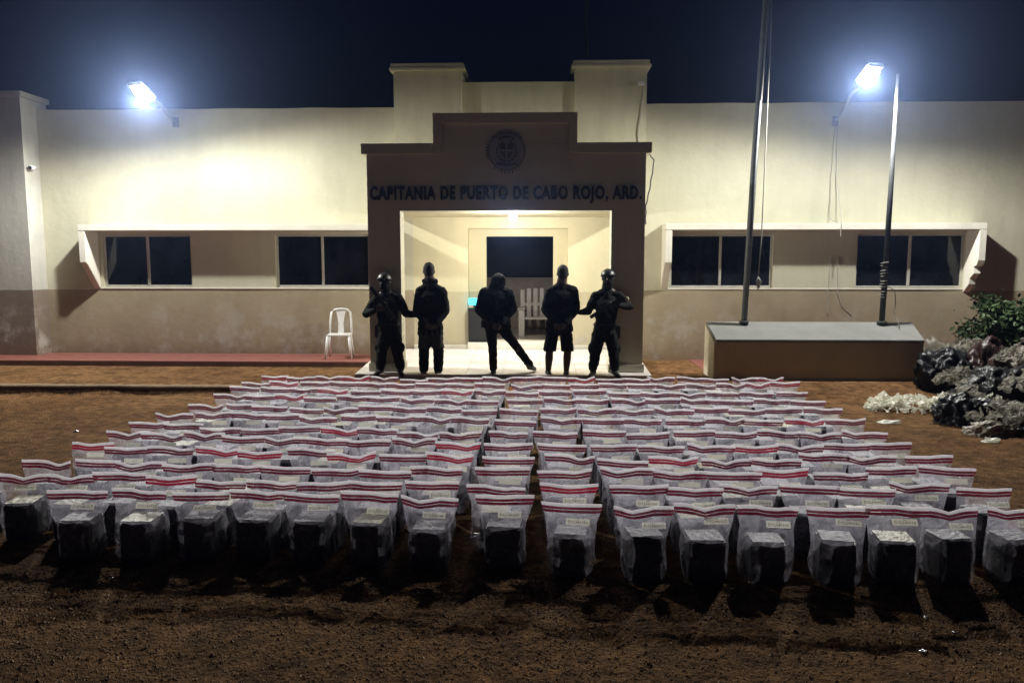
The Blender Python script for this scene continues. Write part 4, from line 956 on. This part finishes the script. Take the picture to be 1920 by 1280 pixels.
crumpled('rubbish_bag', (6.65, 12.1, .12), (.55, .3, .55), 9, M['tarp'], 'grey translucent plastic sheet heaped below the shrub', 'plastic sheet', G, amp=.6)
crumpled('rubbish_bag', (5.28, 8.75, .0), (.28, .2, .16), 11, M['greybag'], 'crumpled grey bag on the dirt in front of the heap', 'rubbish bag', G)
crumpled('foil_sheet', (5.42, 9.32, .27), (.16, .09, .06), 13, M['foil'], 'shiny silver foil lying on the small black bag', 'foil', G, amp=.8, sub=3)
def heap(name, spots, n, size, mat, label, cat, seed):
    rng = random.Random(seed); V, Fc = [], []
    for k in range(n):
        cx, cy_, cz, rx, ry, h = rng.choice(spots); a = rng.uniform(0, 6.28); t = rng.random()**.5
        c = Vector((cx+rx*t*math.cos(a), cy_+ry*t*math.sin(a), cz+h*(1-t*t)*rng.uniform(.2, 1)))
        u = Vector((rng.gauss(0, 1), rng.gauss(0, 1), rng.gauss(0, 1))).normalized(); w = u.cross(Vector((rng.gauss(0, 1), rng.gauss(0, 1), rng.gauss(0, 1)))).normalized(); nn = u.cross(w); L = rng.uniform(.5, 1)*size; i = len(V)
        for a_ in range(4):
            for b_ in range(4): V.append(tuple(c+u*(a_-1.5)*L*.45+w*(b_-1.5)*L*.4+nn*rng.uniform(-1, 1)*L*.32))
        Fc += [(i+a_*4+b_, i+a_*4+b_+1, i+(a_+1)*4+b_+1, i+(a_+1)*4+b_) for a_ in range(3) for b_ in range(3)]
    o = link(name, pyd(V, Fc), mat, None, label=label, kind='stuff'); return o
heap('crumpled_plastic_heap', [(5.0, 10.15, .02, .55, .32, .20), (4.75, 10.2, .02, .3, .25, .2), (5.5, 10.1, .03, .3, .3, .22), (5.8, 9.7, .05, .5, .4, .25)], 620, .07, M['scrap'], 'heap of crumpled clear plastic wrapping on the dirt', 'plastic', 3)
heap('crumpled_plastic_heap', [(5.65, 9.95, .1, .35, .25, .35), (6.6, 11.7, .5, .5, .25, .35), (6.0, 10.8, .3, .3, .2, .2), (6.5, 9.8, .35, .5, .4, .3), (7.0, 10.9, .6, .4, .3, .3), (5.6, 9.0, .15, .4, .3, .2)], 520, .10, M['tarp'], 'torn grey plastic film among the bags', 'plastic', 4)
for x, y, s, l in ((-5.458, 8.474, .022, 'bright scrap of foil alone on the dirt at left'), (-2.687, 4.436, .012, 'glinting scrap in front of the bags at lower left'), (2.182, 4.093, .012, 'glinting scrap on the gravel at lower right'),
                (2.25, 3.92, .012, 'second glinting scrap on the gravel at lower right, nearer the camera'), (-.441, 5.251, .035, 'white scrap between the two middle columns of bags'), (1.98, 3.72, .012, 'pale scrap in the gravel at the lower right'),
                (5.05, 8.35, .06, 'white scrap on the dirt right of the bags'), (4.35, 9.3, .07, 'flat strip of clear plastic in front of the plastic heap')):
    crumpled('plastic_scrap', (x, y, hgt(x, y)+.008), (s*1.5, s, s*.6), x*3, M['foil'] if s < .04 else M['scrap'], l, 'scrap', amp=.8, sub=2)

# gravel in the foreground
rng = random.Random(11); V, Fc = [], []
tet = [(1, 0, -.4), (-.4, .9, -.4), (-.5, -.8, -.4), (.1, .1, .8), (.6, .6, .3), (-.7, .1, .2)]
ff = [(0, 2, 1), (0, 4, 3), (0, 1, 4), (1, 5, 3, 4), (1, 2, 5), (2, 3, 5), (0, 3, 2)]
for k in range(22000):
    x = rng.uniform(-3.4, 3.0); y = rng.uniform(3.05, 4.6)
    dn = noise.noise(Vector((x*.9, y*.9, 20)))
    if rng.random() > (.9 if x < .3 else .35) + dn: continue
    s = rng.uniform(.004, .010) * (1.8 if rng.random() < .06 else 1); a = rng.uniform(0, 6.28); z = hgt(x, y); i = len(V); ca, sa = math.cos(a), math.sin(a)
    for p in tet:
        X = p[0]*rng.uniform(.7, 1.3); Y = p[1]*rng.uniform(.7, 1.3); V.append((x+s*(X*ca-Y*sa), y+s*(X*sa+Y*ca), z+s*p[2]*rng.uniform(.7, 1.1)))
    Fc += [tuple(i+q_ for q_ in f) for f in ff]
link('gravel', pyd(V, Fc), M['pebble'], kind='stuff', label='loose brown gravel scattered over the dirt in the foreground')

# ------------------------------------------------------------------ added scattering volume that stands in for lens glow round the lamps
bm = bmesh.new(); add_box(bm, (-30, -3, -1.2), (30, 27, 9.5), 0)
hm = bpy.data.materials.new('added_glow_haze'); hm.use_nodes = True; t = hm.node_tree; t.nodes.clear()
vn = N(t, 'ShaderNodeVolumePrincipled'); vn.inputs['Density'].default_value = HAZE; vn.inputs['Color'].default_value = (.36, .52, 1, 1); vn.inputs['Anisotropy'].default_value = .89
on = N(t, 'ShaderNodeOutputMaterial'); t.links.new(vn.outputs[0], on.inputs['Volume'])
link('lamp_glow_haze', to_mesh(bm), hm, kind='stuff')
